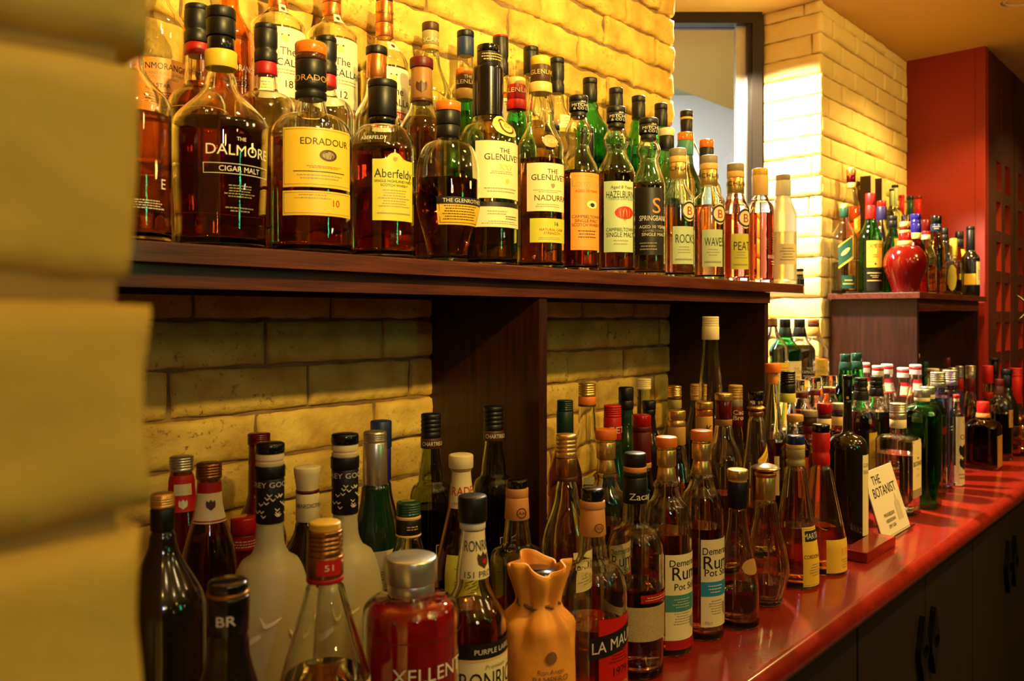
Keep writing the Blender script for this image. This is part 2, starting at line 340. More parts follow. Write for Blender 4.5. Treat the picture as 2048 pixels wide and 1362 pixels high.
def riser(x0, x1, y0, m, label, legs):
    r = empty('bottle_riser', (x0, y0, ZS)); tag(r, label, 'riser')
    boxo('platform', (0, x1-x0, 0, 1.072-y0, 0.105, 0.1099), m, r)
    for lx in legs: boxo('support', (lx-x0, lx-x0+0.005, 0.004, 1.07-y0, 0.0002, 0.1048), m, r)
riser(0.12, 1.79, 0.985, ACR, 'long clear acrylic step at the back of the long shelf under the rear bottles', (0.12, 0.95, 1.785))
# ---- far shelf unit by the red panel
e = empty('corner_shelf', (3.1, 1.0, ZS)); tag(e, 'small reddish wooden corner shelf unit against the red panel carrying the far group of bottles', 'shelf')
def FP(name, d, m, bev=0.0): return boxo(name, (d[0]-3.1, d[1]-3.1, d[2]-1.0, d[3]-1.0, d[4]-ZS, d[5]-ZS), m, e, bev)
FP('board', (2.735, 3.565, 0.788, 1.075, ZS-0.019, ZS), DARKWOOD, 0.001)
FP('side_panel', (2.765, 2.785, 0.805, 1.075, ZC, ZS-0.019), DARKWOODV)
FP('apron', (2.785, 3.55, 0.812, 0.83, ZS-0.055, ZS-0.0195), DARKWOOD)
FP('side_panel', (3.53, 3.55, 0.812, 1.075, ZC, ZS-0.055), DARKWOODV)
riser(2.86, 3.56, 1.014, DARKWOOD, 'dark wooden step at the back of the corner shelf under its rear bottles', (2.86, 3.555))
# low step at the back of the alcove
tag(boxo('bottle_step', (2.03, 2.56, 0.922, 1.085, ZC, ZC+0.16), DARKWOOD), 'low dark wooden step at the back of the alcove under the row of whisky bottles', 'stand')
# ================================================================ bottles
CLEAR = (0.97, 0.98, 0.93)
GC = dict(clear=CLEAR, green=(0.03, 0.50, 0.13), dgreen=(0.03, 0.22, 0.07), olive=(0.22, 0.30, 0.08), amberg=(0.45, 0.16, 0.03), brown=(0.20, 0.05, 0.02),
          blue=(0.30, 0.32, 0.95), red=(0.75, 0.02, 0.03), pale=(0.75, 0.92, 0.68), redg=(0.13, 0.003, 0.002), orange=(0.95, 0.25, 0.03))
LC = dict(amber=(0.72, 0.17, 0.02), gold=(0.92, 0.48, 0.08), dark=(0.24, 0.018, 0.005), red=(0.66, 0.045, 0.008), pink=(0.72, 0.12, 0.05), straw=(0.95, 0.75, 0.25),
          cherry=(0.93, 0.03, 0.035), cola=(0.10, 0.02, 0.008), water=(0.97, 0.97, 0.93), green=(0.2, 0.5, 0.08), black=(0.002, 0.0008, 0.0005))
CC = dict(black=(0.004, 0.004, 0.004), red=(0.38, 0.006, 0.005), brightred=(0.55, 0.009, 0.005), maroon=(0.12, 0.005, 0.005), orange=(0.82, 0.19, 0.015), tan=(0.54, 0.30, 0.07),
          gold=(0.80, 0.52, 0.16), silver=(0.62, 0.60, 0.52), cream=(0.82, 0.70, 0.40), white=(0.82, 0.76, 0.58), brown=(0.075, 0.022, 0.008), navy=(0.012, 0.03, 0.12),
          blue=(0.02, 0.015, 0.22), green=(0.01, 0.07, 0.04), dgreen=(0.006, 0.03, 0.015), yellow=(0.80, 0.52, 0.045), copper=(0.75, 0.27, 0.07), olive=(0.35, 0.30, 0.12),
          ygreen=(0.60, 0.56, 0.06), mint=(0.52, 0.62, 0.36), grey=(0.45, 0.44, 0.40), leather=(0.60, 0.27, 0.07), bronze=(0.34, 0.15, 0.035), purple=(0.02, 0.015, 0.09),
          paper=(0.80, 0.70, 0.40), teal=(0.05, 0.25, 0.22), cyan=(0.02, 0.25, 0.50), greytan=(0.33, 0.27, 0.18), labelo=(0.85, 0.32, 0.05), pgreen=(0.45, 0.60, 0.30), ink=(0.012, 0.008, 0.006),
          gink=(0.75, 0.70, 0.60), glassy=None)
def cap_mat(spec):
    """colour name, optional style after a dot: m metal, g glossy, p plastic."""
    n, _, st = spec.partition('.')
    c = CC[n]
    if st == 'm': return mat(tuple(min(1, x*1.1) for x in c), 0.28, 0.85)
    if st == 'g': return mat(c, 0.18, 0.0, 0.4)
    return mat(c, 0.42)
def floor_at(base): return {'S': ZS, 'C': ZC, 'T': ZS+0.11, 'A': ZC+0.16}[base]
_font_cache = {}
def text_mesh(s, size):
    """flat text as (verts, polys) centred on the origin, cap height about `size`."""
    key = s
    if key not in _font_cache:
        cu = bpy.data.curves.new('lettering', 'FONT'); cu.body = s; cu.size = 1.0; cu.align_x = 'CENTER'; cu.resolution_u = 3; cu.fill_mode = 'FRONT'
        to = bpy.data.objects.new('lettering', cu); C.objects.link(to)
        dg = bpy.context.evaluated_depsgraph_get(); me = to.evaluated_get(dg).to_mesh()
        vs = [v.co.copy() for v in me.vertices]; ps = [tuple(p.vertices) for p in me.polygons]
        to.evaluated_get(dg).to_mesh_clear(); bpy.data.objects.remove(to); bpy.data.curves.remove(cu)
        _font_cache[key] = (vs, ps)
    vs, ps = _font_cache[key]
    k = size/0.70
    return [(v.x*k, v.y*k-size*0.5) for v in vs], ps
def smooth(t): t = max(0, min(1, t)); return t*t*(3-2*t)
REG = []
def frosted(rough):
    key = ('frosted_glass', rough)
    if key in MATS: return MATS[key]
    m, nt, b = _mat(key)
    b.inputs['Base Color'].default_value = (0.92, 0.86, 0.55, 1); b.inputs['Roughness'].default_value = rough
    b.inputs['Transmission Weight'].default_value = 0.62; b.inputs['IOR'].default_value = 1.4
    return m
def bt(desc, cx, top, Y, w, caps, sh=None, kind='s', glassc='clear', liq=None, lc='amber', labs=(), base='C', sq=2.0, bulge=0.0, n0=None, bt_=1.0, bd=None,
       rot=0.0, name='bottle', cat='bottle', group=None, seg=None, opaque=None, hero=None, flute=0, frost=0.0, liqlow=0.0, closure='cap', waist=0.0, dyb=1.0):
    X = (cx-HX)/F
    if Y < 0: Y = -Y/(SA-CA*X)
    k = Y/F; px, py = cw(X*Y, Y); zb = floor_at(base)
    zz = lambda y: EYE+(HY-y)*k-zb                # pixel row -> height above the base
    H = zz(top); R = w*k/2; e = empty(name, (px, py, zb)); tag(e, desc, cat, group)
    if rot: e.rotation_euler = (0, 0, math.radians(rot))
    thc = math.atan2(-px, py)-math.radians(rot)    # direction of the eye in the bottle's frame, 0 = local -Y
    big = (w > 60) if hero is None else hero
    seg = seg or (56 if big else 28)
    # closures from the top down
    ys = top; last_r = None; segs = []
    for i, c in enumerate(caps):
        y1, cwid, cm = c[0], c[1], c[2]; st = c[3] if len(c) > 3 else ''
        segs.append((zz(ys), zz(y1), cwid*k/2, cm, st, c[4] if len(c) > 4 else None)); ys = y1
    zcap = segs[-1][1]; rn = min(s[2] for s in segs)*0.90
    if segs[-1][5]: rn = segs[-1][5]*k/2*0.93
    if sh: z1, z2 = zz(sh[0]), zz(sh[1])
    else: z1, z2 = H*0.60, min(H*0.76, zcap-0.004)
    z2 = min(z2, zcap-0.001); z1 = min(z1, z2-0.008)
    r0 = (n0*k/2) if n0 else rn*1.08
    def rad(z):
        if z <= z1:
            f = 1.0
            if bt_ != 1.0: f = bt_+(1-bt_)*smooth(z/max(z1, 1e-5)) if kind != 'o' else f
            if kind == 'o': # swelling body
                f = bt_+(1-bt_)*math.sin(min(1, z/z1)*PI/2)
            if waist: f -= waist*math.sin(PI*min(1, z/z1))
            return R*f
        if z >= z2:
            u = (z-z2)/max(zcap-z2, 1e-4)
            return r0+(rn-r0)*smooth(u)+bulge*R*math.sin(PI*min(1, u))**1.0
        t = (z-z1)/(z2-z1)
        if kind == 's': g = 1-smooth(t)
        elif kind == 'r': g = (0.22+0.78*math.sqrt(max(0, 1-(t/0.78)**2.2))) if t < 0.78 else 0.22*(1-(t-0.78)/0.22)**2
        elif kind in 'do': g = math.sqrt(max(0, 1-t*t))
        elif kind == 'l': g = (1-t)*0.85+0.15*(1-smooth(t))
        elif kind == 'q': g = math.sqrt(max(0, 1-t**4))
        else: g = 1-smooth(t)
        return r0+(R-r0)*g
    def pexp(z):
        if sq == 2.0: return 2.0
        return 2.0+(sq-2.0)*(1-smooth((z-z1)/(z2-z1)*1.2))
    def cross(th, z, r):
        p = pexp(z); f = 1.0
        if p > 2.01:
            a, b_ = abs(math.cos(th)), abs(math.sin(th)); f = (a**p+b_**p)**(-1.0/p)
        if flute and z < z2: f *= 1+0.035*math.cos(flute*th)*smooth(z/0.02)*(1-smooth((z-z1)/(z2-z1)*0.9-0.1))
        return r*f
    def surf(th, z, off=0.0):
        r = cross(th, z, rad(z)+off)
        for za_, zb_, r_, _c, st_, r2_ in segs:
            if zb_ <= z <= za_:
                rl_ = (r2_*k/2) if r2_ else r_; u_ = (z-zb_)/max(za_-zb_, 1e-5)
                r = max(r, (rl_+(r_-rl_)*min(1, u_/0.5) if st_ != 'bell' else rl_+(r_-rl_)*smooth(u_))+off+0.0003)
        return Vector((r*math.sin(th), -r*math.cos(th)*dyb, z))
    zt = zcap+0.004
    def profile(inset, ztop, zbot=0.0, bev=0.004):
        zs = [zbot, zbot+bev*0.4, zbot+bev, z1*0.15, z1*0.35, z1*0.55, z1*0.75, z1*0.9, z1] + [z1+(z2-z1)*i/14 for i in range(1, 15)] + [z2+(zt-z2)*i/6 for i in range(1, 7)]
        zs = sorted({round(z, 6) for z in zs if zbot <= z < ztop-1e-4}|{round(ztop, 6)})
        out = []
        for z in zs:
            r = max(rad(z)-inset, 0.001); d = z-zbot
            if d < bev: r -= bev*(1-math.sqrt(max(0, 1-(1-d/bev)**2)))*0.9
            out.append((r, z))
        return out
    fl = lambda bm: [setattr(v.co, 'y', v.co.y*dyb) for v in bm.verts]
    # the glass body
    bm = bmesh.new(); lathe(bm, profile(0, zt), seg, cross)
    th_ = 0.0028 if R > 0.02 else 0.0016
    if opaque is None and not frost and big:
        lathe_in = bmesh.new(); lathe(lathe_in, profile(th_, zcap+0.001, 0.009 if R > 0.02 else 0.005), seg, cross)
        bmesh.ops.reverse_faces(lathe_in, faces=lathe_in.faces)
        tmp = bpy.data.meshes.new('t'); lathe_in.to_mesh(tmp); lathe_in.free(); bm.from_mesh(tmp); bpy.data.meshes.remove(tmp)
    fl(bm)
    gcol = GC.get(glassc, CLEAR)
    if opaque: m = mat(CC[opaque] if opaque in CC else GC[opaque], 0.12, 0.0, 0.6)
    elif frost: m = frosted(frost)
    elif big:
        m = glass(tuple(x**0.5 for x in gcol) if glassc != 'clear' else gcol)
    else:
        c = gcol
        m = glass(c)
    body = obj('glass_body', bm, m, e)
    if big and not opaque:
        body.data.set_sharp_from_angle(angle=1.0)
    # what is inside
    if liq and not opaque:
        zl = zz(liq); li = (th_+0.0004) if big else 0.0012
        bm = bmesh.new(); lathe(bm, profile(li, min(zl, zcap-0.002), 0.0105 if R > 0.02 else 0.006), seg, cross); fl(bm)
        if not big:
            pass
        c = LC[lc]
        lm_ = glass(tuple(x**0.6 for x in c), 0.0, 1.33)
        if lc == 'cherry': lm_ = lm_.copy() if 'cherry_liqueur' not in bpy.data.materials else bpy.data.materials['cherry_liqueur']; lm_.name = 'cherry_liqueur'; lm_.node_tree.nodes['Principled BSDF'].inputs['Transmission Weight'].default_value = 0.6; lm_.node_tree.nodes['Principled BSDF'].inputs['Base Color'].default_value = (0.80, 0.012, 0.014, 1)
        o = obj('liquid', bm, lm_, e); o.data.set_sharp_from_angle(angle=1.0)
    # closures
    names = ['cap', 'capsule', 'neck_band', 'neck_label', 'neck_ring', 'neck_ring']
    if closure == 'stopper': names = ['stopper', 'capsule', 'neck_band', 'neck_label', 'neck_ring', 'neck_ring']
    for i, (za, zb_, r, cm, st, r2) in enumerate(segs):
        if cm == 'glassy': m = glass((0.95, 0.95, 0.9)); 
        else: m = cap_mat(cm)
        bm = bmesh.new(); h = za-zb_; b = min(0.0018, h*0.25, r*0.2); rl = (r2*k/2) if r2 else r
        if i and segs[i-1][2] < r: b = min(b, 0.0008)
        prof = [(max(rl-b*0.3, 0.001), zb_), (rl, zb_+b*0.5)]
        if st == 'rings':   # screw-cap rings
            nr = 4
            for q in range(nr):
                z_ = zb_+h*(0.2+0.7*q/nr); prof += [(r, z_), (r*0.94, z_+h*0.05), (r, z_+h*0.10)]
        elif st == 'bell':
            prof = [(rl, zb_)]+[(rl+(r-rl)*smooth(q/8), zb_+h*0.95*q/8) for q in range(1, 9)]
        elif st == 'bead':
            prof += [(r, zb_+h*0.30), (r*0.90, zb_+h*0.36), (r*0.90, zb_+h*0.42), (r, zb_+h*0.5)]
        elif st == 'ball':
            prof = [(r*0.55, zb_)]+[(r*max(0.2, math.sin(PI*(0.12+0.80*q/8))), zb_+h*q/8*0.98) for q in range(9)]
        elif st == 'flare':
            prof = [(r*0.80, zb_), (r*0.84, zb_+h*0.2), (r*0.98, zb_+h*0.7)]
        else: prof += [(r+(rl-r)*0.5, zb_+h*0.5)] if r2 else []
        prof += [(r, za-b), (r-b*0.35, za-b*0.35), (r-b, za)] if st != 'ball' else [(r*0.18, za)]
        rid = (lambda th, z, rr: rr*(1+0.012*math.cos(24*th))) if st in ('ribs', 'flare') or (i == 0 and st == '') else None
        if st == 'ribs': rid = lambda th, z, rr: rr*(1+0.03*abs(math.cos(10*th)))
        prof = [(pr, pz) for j, (pr, pz) in enumerate(prof) if j == 0 or pz > prof[j-1][1]-1e-7]
        lathe(bm, prof, 48 if big else 24, rid); bmesh.ops.recalc_face_normals(bm, faces=bm.faces)
        o = obj(names[min(i, 5)], bm, m, e); o.data.set_sharp_from_angle(angle=0.9)
    # labels and lettering
    def ang(x): return thc+math.asin(max(-0.99, min(0.99, (x-cx)/(R/k))))
    for li_, lb in enumerate(labs):
        lift = 0.0005+0.0005*li_
        x0, x1, y0, y1, lc_, items = lb[:6]; opt = lb[6] if len(lb) > 6 else {}
        if x0 is None: # label centred on the room-facing side, x1 = half angle in degrees
            half = math.radians(x1); c0 = math.radians(opt.get('c', 0)); a0, a1 = c0-half, c0+half
        else:
            a0 = ang(x0); a1 = ang(x1)
            if opt.get('wrap'): a1 = a0+math.radians(opt['wrap'])
        za, zb2 = zz(y0), zz(y1); par = e; Rm = rad(0.5*(za+zb2)); zb2 = max(zb2, 0.004)
        sl = opt.get('slant', 0.0)
        if lc_:
            bm = bmesh.new(); nu = max(4, int((a1-a0)/0.13)); nv = max(1, int((za-zb2)/0.012)) if sl == 0 else 6
            if (z1 < za): nv = max(nv, 8)
            g = []
            for i in range(nu+1):
                th = a0+(a1-a0)*i/nu; col = []
                for j in range(nv+1):
                    z = zb2+(za-zb2)*j/nv
                    if opt.get('arch') and j == nv: z += opt['arch']*k*max(0, 1-((i/nu-0.5)/0.22)**2) if abs(i/nu-0.5) < 0.22 else 0
                    z += sl*(i/nu-0.5)
                    if opt.get('oval'):
                        s_ = math.sqrt(max(0.0, 1-(2*i/nu-1)**2)); zm_ = 0.5*(za+zb2); z = zm_+(z-zm_)*max(s_, 0.02)
                    col.append(bm.verts.new(surf(th, z, lift)))
                g.append(col)
            for i in range(nu):
                for j in range(nv): bm.faces.new((g[i][j], g[i+1][j], g[i+1][j+1], g[i][j+1]))
            lm = noisy(('weave',), (0.55, 0.40, 0.16), (0.80, 0.66, 0.36), 900, 0.7, 1.0, 0.002) if lc_ == 'weave' else mat(CC[lc_], 0.42)
            lo = obj(opt.get('name', 'label'), bm, lm, e); par = lo
        if items:
            groups = {}
            am = 0.5*(a0+a1); half_w = Rm*(a1-a0)/2
            for it in items:
                s, y, hgt, cc = it[:4]; xo = it[4] if len(it) > 4 else 0.0   # xo: shift in fractions of half width
                mx = it[5] if len(it) > 5 else 0.92
                key_ = (cc, len(groups)); bmx = groups.setdefault(key_, bmesh.new())
                zc = zz(y); hs = hgt*k
                loc = []
                if s == '#line':
                    loc.append(([(-half_w*mx, -hs/2), (half_w*mx, -hs/2), (half_w*mx, hs/2), (-half_w*mx, hs/2)], [(0, 1, 2, 3)]))
                elif s == '#rows':    # unreadable small print: rows of short strokes; hgt = block height
                    rnd = random.Random(int(y*7+cx)); n_r = max(2, int(hgt/5)); 
                    for q in range(n_r):
                        zc_ = hs/2-hs*(q+0.5)/n_r; hw = half_w*mx*rnd.uniform(0.55, 1.0); xx = -hw
                        while xx < hw-0.0008:
                            wl_ = rnd.uniform(0.0012, 0.0042); t_ = hs/n_r*0.17
                            loc.append(([(xx, zc_-t_), (min(xx+wl_, hw), zc_-t_), (min(xx+wl_, hw), zc_+t_), (xx, zc_+t_)], [(0, 1, 2, 3)])); xx += wl_+0.0008
                elif s in ('#ring', '#disc', '#oval', '#frame'):
                    N = 20; rx = hs/2*(1.6 if s == '#oval' else 1); ry = hs/2
                    if s == '#frame':
                        rx = half_w*mx; t_ = 0.0006
                        for (xa, xb, ya, yb) in ((-rx, rx, ry-t_, ry), (-rx, rx, -ry, -ry+t_), (-rx, -rx+t_, -ry, ry), (rx-t_, rx, -ry, ry)):
                            loc.append(([(xa, ya), (xb, ya), (xb, yb), (xa, yb)], [(0, 1, 2, 3)]))
                    elif s == '#ring':
                        v = []
                        for q in range(N): a = 2*PI*q/N; v += [(rx*math.cos(a), ry*math.sin(a)), (rx*0.8*math.cos(a), ry*0.8*math.sin(a))]
                        loc.append((v, [(2*q, (2*q+2) % (2*N), (2*q+3) % (2*N), 2*q+1) for q in range(N)]))
                    else: loc.append(([(rx*math.cos(2*PI*q/N), ry*math.sin(2*PI*q/N)) for q in range(N)], [tuple(range(N))]))
                elif s == '#crest':
                    P = [(-.5, .15), (-.42, .5), (-.2, .32), (0, .6), (.2, .32), (.42, .5), (.5, .15), (.42, -.25), (0, -.6), (-.42, -.25)]
                    loc.append(([(a*hs, b*hs) for a, b in P], [tuple(range(len(P)))]))
                elif s == '#geese':
                    B = [(-1, .55), (-.82, .5), (-.45, -.12), (.1, .02), (.9, .42), (1, .30), (.45, -.12), (.05, -.38), (-.45, -.55), (-.62, -.45)]
                    for ox, oy, sc in ((-.62, -.15, .55), (-.15, .35, .26), (.25, .0, .22), (.62, .28, .26), (.95, .55, .22)):
                        loc.append(([(ox*hs*1.6+a*sc*hs, oy*hs+b*sc*hs) for a, b in B], [tuple(range(len(B)))]))
                elif s == '#birds':
                    rnd = random.Random(3)
                    for q in range(22):
                        ox, oy = rnd.uniform(-1, 1)*half_w, rnd.uniform(-.5, .5)*hs; a = 0.0022
                        loc.append(([(ox-a, oy+a*.8), (ox-a*.6, oy+a*.9), (ox, oy), (ox+a*.9, oy+a*.8), (ox+a, oy+a*.4), (ox, oy-a*.6)], [tuple(range(6))]))
                else:
                    tv, tp = text_mesh(s, hs); W_ = max(v[0] for v in tv)-min(v[0] for v in tv); f = min(1.0, 2*half_w*mx/max(W_, 1e-6)) if not opt.get('over') else 1.0
                    if opt.get('vert'): loc.append(([(-v[1], v[0]) for v in tv], tp))
                    else: loc.append(([(v[0]*f, v[1]) for v in tv], tp))
                for lv, lp in loc:
                    tb = bmesh.new(); vv = [tb.verts.new((a, b, 0)) for a, b in lv]
                    for p in lp:
                        try: tb.faces.new([vv[i] for i in p])
                        except ValueError: pass
                    lo_, hi_ = min(a for a, b in lv), max(a for a, b in lv)
                    q = math.floor(lo_/0.004)*0.004+0.004
                    while q < hi_ and (hi_-lo_) > 0.006:
                        bmesh.ops.bisect_plane(tb, geom=tb.verts[:]+tb.edges[:]+tb.faces[:], plane_co=(q, 0, 0), plane_no=(1, 0, 0)); q += 0.004
                    for v in tb.verts:
                        th = am+(v.co.x+xo*half_w)/Rm; z = zc+v.co.y+sl*((v.co.x+xo*half_w)/(2*half_w))
                        v.co = surf(th, max(z, 0.001), lift+0.0003)
                    tmp = bpy.data.meshes.new('t'); tb.to_mesh(tmp); tb.free(); bmx.from_mesh(tmp); bpy.data.meshes.remove(tmp)
            for (cc, _i), bmx in groups.items():
                obj('lettering', bmx, mat(CC[cc], 0.45, 0.0), par, False)
    REG.append((e, R)); return e
# ================================================================ bottles on the long shelf
G1 = 'front row on the long shelf'; G2 = 'middle row on the long shelf'; G3 = 'back row on the long shelf'
bt('dark green whisky bottle half hidden behind the blurred brick pier', 262, -8, -0.865, 152, [(60, 50, 'black'), (92, 50, 'black')], (215, 130), 's', 'clear', 232, 'dark', base='S', group=G1,
   labs=[(None, 34, 300, 430, None, [('E', 372, 20, 'gink', 0.75), ('#rows', 415, 20, 'gink')], {'c': 0})])
bt('dark full-bodied whisky bottle with yellow neck band and pale printed lettering, largest on the shelf', 442, 18, -0.862, 186, [(40, 57, 'black', 'ribs'), (76, 57, 'black'), (105, 52, 'black.g'), (139, 62, 'yellow')], (258, 165), 's', 'clear', 250, 'dark', base='S', group=G1, n0=60, bt_=0.93,
   labs=[(404, 530, 292, 440, None, [('THE', 293, 7, 'gink'), ('DALMORE', 315, 20, 'gink'), ('CIGAR MALT', 351, 10, 'gink'), ('#frame', 351, 20, 'gink'), ('#rows', 393, 26, 'greytan', 0, .5), ('#rows', 428, 12, 'greytan', 0, .4)])])
bt('stout whisky bottle with orange stopper and two yellow labels reading ten', 622, 88, -0.865, 160, [(112, 62, 'orange.g'), (124, 62, 'brown.g'), (160, 62, 'black', '', 60), (200, 62, 'black', 'bead')], (275, 232), 'd', 'clear', 286, 'red', base='S', group=G1, n0=66, closure='stopper',
   labs=[(None, 72, 160, 186, None, [('EDRADOUR', 163, 12, 'tan')], {'c': -20, 'over': 1}), (571, 695, 272, 386, 'yellow', [('EDRADOUR', 298, 13, 'ink', .15), ('#oval', 324, 22, 'brown', .2), ('#oval', 324, 15, 'greytan', .2), ('#rows', 347, 6, 'red', .1, .5), ('#line', 356, 1.5, 'ink', 0, .7), ('#rows', 366, 12, 'greytan', 0, .8), ('#frame', 328, 106, 'olive', 0, .96)]),
         (571, 695, 393, 440, 'yellow', [('10', 415, 13, 'red', .4), ('#rows', 404, 12, 'greytan', -.2, .6), ('#frame', 416, 40, 'olive', 0, .96)])])
bt('whisky bottle with black capsule and tall yellow label arched at the top', 765, 163, -0.865, 132, [(178, 58, 'black'), (236, 58, 'black', '', 56), (248, 52, 'black.g')], (310, 252), 'd', 'clear', 297, 'red', base='S', group=G1, n0=56,
   labs=[(746, 822, 330, 448, 'ygreen', [('#crest', 329, 9, 'greytan'), ('Aberfeldy', 357, 17, 'ink'), ('SINGLE HIGHLAND MALT', 372, 5, 'ink'), ('SCOTCH WHISKY', 380, 5, 'ink'), ('#rows', 405, 36, 'greytan', 0, .85), ('#line', 434, 2.5, 'olive', 0, .8)], {'arch': 14}),
         (712, 790, 280, 296, None, [('ABERFELDY', 288, 7, 'gink')])])
bt('squat round whisky bottle with tan stopper and gold label under a black strip', 896, 205, -0.858, 128, [(224, 52, 'orange.g'), (252, 50, 'black'), (276, 48, 'black')], (402, 282), 'q', 'clear', 362, 'dark', base='S', group=G1, bt_=0.62, n0=52, closure='stopper',
   labs=[(874, 960, 402, 455, 'yellow', [('#line', 409, 14, 'ink', 0, 1.0), ('#rows', 432, 30, 'brown', -.1, .7), ('#frame', 433, 36, 'brown', 0, .92)]), (874, 960, 402, 416, None, [('THE GLENROTHES', 409, 7.5, 'gink')])])
bt('whisky bottle with long black bell capsule, gold medallion and tall cream label', 976, 92, -0.875, 117, [(106, 44, 'black.g'), (138, 44, 'ink', '', 44), (235, 62, 'black.g', 'bell', 62)], (300, 238), 'r', 'pale', 425, 'cola', base='S', group=G1, n0=64,
   labs=[(None, 70, 110, 132, None, [('#rows', 121, 16, 'gold')], {'c': -25}), (952, 1035, 293, 404, 'paper', [('THE', 311, 9, 'ink', .1), ('GLENLIVET', 324, 12, 'ink', .1), ('XXV', 343, 11, 'ygreen', .15), ('#rows', 354, 7, 'greytan', 0, .5), ('#crest', 370, 9, 'ygreen', .2), ('#rows', 388, 12, 'greytan', 0, .7)]),
         (952, 1035, 412, 460, 'paper', [('#line', 416, 9, 'ink', 0, 1.0), ('#rows', 432, 10, 'greytan', -.2, .5), ('#rows', 441, 9, 'ink', .4, .3), ('#rows', 451, 8, 'greytan', 0, .8)]),
         (985, 1034, 238, 282, 'gold', [('#ring', 260, 34, 'brown'), ('#oval', 260, 10, 'tan')], {'oval': 1, 'name': 'medallion'})])
bt('whisky bottle with buff cap, brown and gold capsule and pale two-part label', 1081, 115, -0.865, 94, [(133, 39, 'yellow'), (168, 40, 'brown', '', 41), (188, 46, 'gold', '', 47)], (300, 245), 's', 'clear', 322, 'pink', base='S', group=G1, n0=54, bulge=0.05,
   labs=[(None, 75, 136, 166, None, [('GLENLIVET', 149, 9, 'gold')], {'c': -25, 'over': 1}), (1055, 1126, 334, 428, 'paper', [('THE', 350, 9, 'ink', .2), ('GLENLIVET', 362, 11, 'ink', .1), ('#crest', 378, 9, 'greytan', .2), ('#rows', 389, 7, 'greytan', 0, .7), ('NADURRA', 402, 11, 'brown', .2), ('#rows', 417, 8, 'greytan', 0, .7)]),
         (1061, 1126, 442, 489, 'ygreen', [('16', 452, 8, 'ink', .3), ('NATURAL CASK', 464, 5, 'red', .1), ('STRENGTH', 471, 5, 'red', .1), ('#rows', 481, 6, 'greytan')]),
         (1084, 1115, 278, 304, 'copper', [('1824', 291, 9, 'gold')], {'oval': 1, 'name': 'seal'})])
JC = lambda t: [(t+12, 38, 'black'), (t+31, 38, 'black'), (t+43, 31, 'black', '', 33)]
bt('bulb-necked whisky bottle with orange label, left of the mint-labelled one', 1157, 193, -0.865, 82, JC(193), (352, 290), 's', 'clear', 345, 'red', base='S', group=G1, n0=42, bulge=0.20,
   labs=[(None, 60, 205, 224, None, [('J&A', 207, 4, 'gink'), ('MITCHELL', 214, 6, 'gink'), ('& CO LTD', 221, 5, 'gink')], {'c': -22, 'over': 1}), (1142, 1197, 352, 503, 'labelo', [('Longrow', 372, 15, 'olive'), ('AGED 10 YEARS', 388, 5, 'red'), ('#oval', 414, 16, 'paper', .3), ('#oval', 415, 8, 'ink', .3), ('CAMPBELTOWN', 438, 6, 'brown'), ('SINGLE MALT', 446, 6, 'brown'), ('SCOTCH WHISKY', 454, 6, 'brown'), ('#rows', 472, 18, 'brown', 0, .6), ('#frame', 428, 140, 'copper', 0, .94)], {'wrap': 95})])
bt('bulb-necked whisky bottle with scalloped mint green label and red still picture', 1232, 215, -0.865, 76, JC(215), (352, 300), 's', 'clear', 345, 'dark', base='S', group=G1, n0=40, bulge=0.20,
   labs=[(None, 60, 227, 246, None, [('J&A', 229, 4, 'gink'), ('MITCHELL', 236, 6, 'gink'), ('& CO LTD', 243, 5, 'gink')], {'c': -22, 'over': 1}), (1209, 1266, 368, 507, 'mint', [('Aged 8 Years', 380, 6, 'ink', .2), ('HAZELBURN', 394, 13, 'ink', .1), ('TRIPLE DISTILLED', 403, 5, 'teal', .2), ('#oval', 430, 25, 'brightred', .35), ('#crest', 433, 22, 'copper', .35), ('CAMPBELTOWN', 463, 7, 'ink', .1), ('SINGLE MALT', 473, 9, 'ink', .1), ('#rows', 488, 13, 'greytan', .1, .5)], {'wrap': 95})])
bt('bulb-necked whisky bottle with tall black label and red initial, right of mint label', 1297, 238, -0.865, 66, JC(238), (375, 318), 's', 'clear', 368, 'cola', base='S', group=G1, n0=38, bulge=0.20,
   labs=[(None, 60, 250, 269, None, [('J&A', 252, 4, 'gink'), ('MITCHELL', 259, 6, 'gink'), ('& CO LTD', 266, 5, 'gink')], {'c': -22, 'over': 1}), (1270, 1324, 380, 512, 'ink', [('S', 415, 30, 'copper', .5), ('SPRINGBANK', 440, 10, 'gink', .35), ('AGED 10 YEARS', 457, 6, 'gink', .35), ('CAMPBELTOWN', 465, 4, 'greytan', .3), ('SINGLE MALT', 472, 6, 'gink', .4), ('#rows', 495, 18, 'greytan', 0, .7)], {'wrap': 110})])
def brui(desc, cx, top, w, lcol, txt, lx, liq, cc='greytan', gc='gold', body='clear', cw_t='BRUICHLADDICH'):
    labs = [(lx[0], lx[1], lx[2], lx[3], lcol, [(txt, lx[2]+24, 17, 'ink', .15), ('#rows', lx[3]-28, 16, 'greytan', 0, .7), ('#line', lx[3]-9, 3, 'greytan', 0, .8)], {'wrap': 80}),
            (cx+8, cx+w*0.47, lx[2]-52, lx[2]-10, 'paper', [('#ring', lx[2]-31, 36, 'ink'), ('B', lx[2]-31, 17, 'red')], {'oval': 1, 'name': 'seal', 'wrap': 55})]
    labs.append((None, 70, top+30, top+50, None, [(cw_t, top+41, 9, 'ink')], {'c': -28, 'over': 1}))
    bt(desc, cx, top, -0.862, w, [(top+16, 33, cc), (top+28, 34, gc), (top+60, 33, gc+'.m', '', 34)], (liq-8, top+68), 's', body, liq, lc='pink' if gc == 'gold' else 'red', labs=labs, base='S', group=G1, n0=36, bt_=1.0)
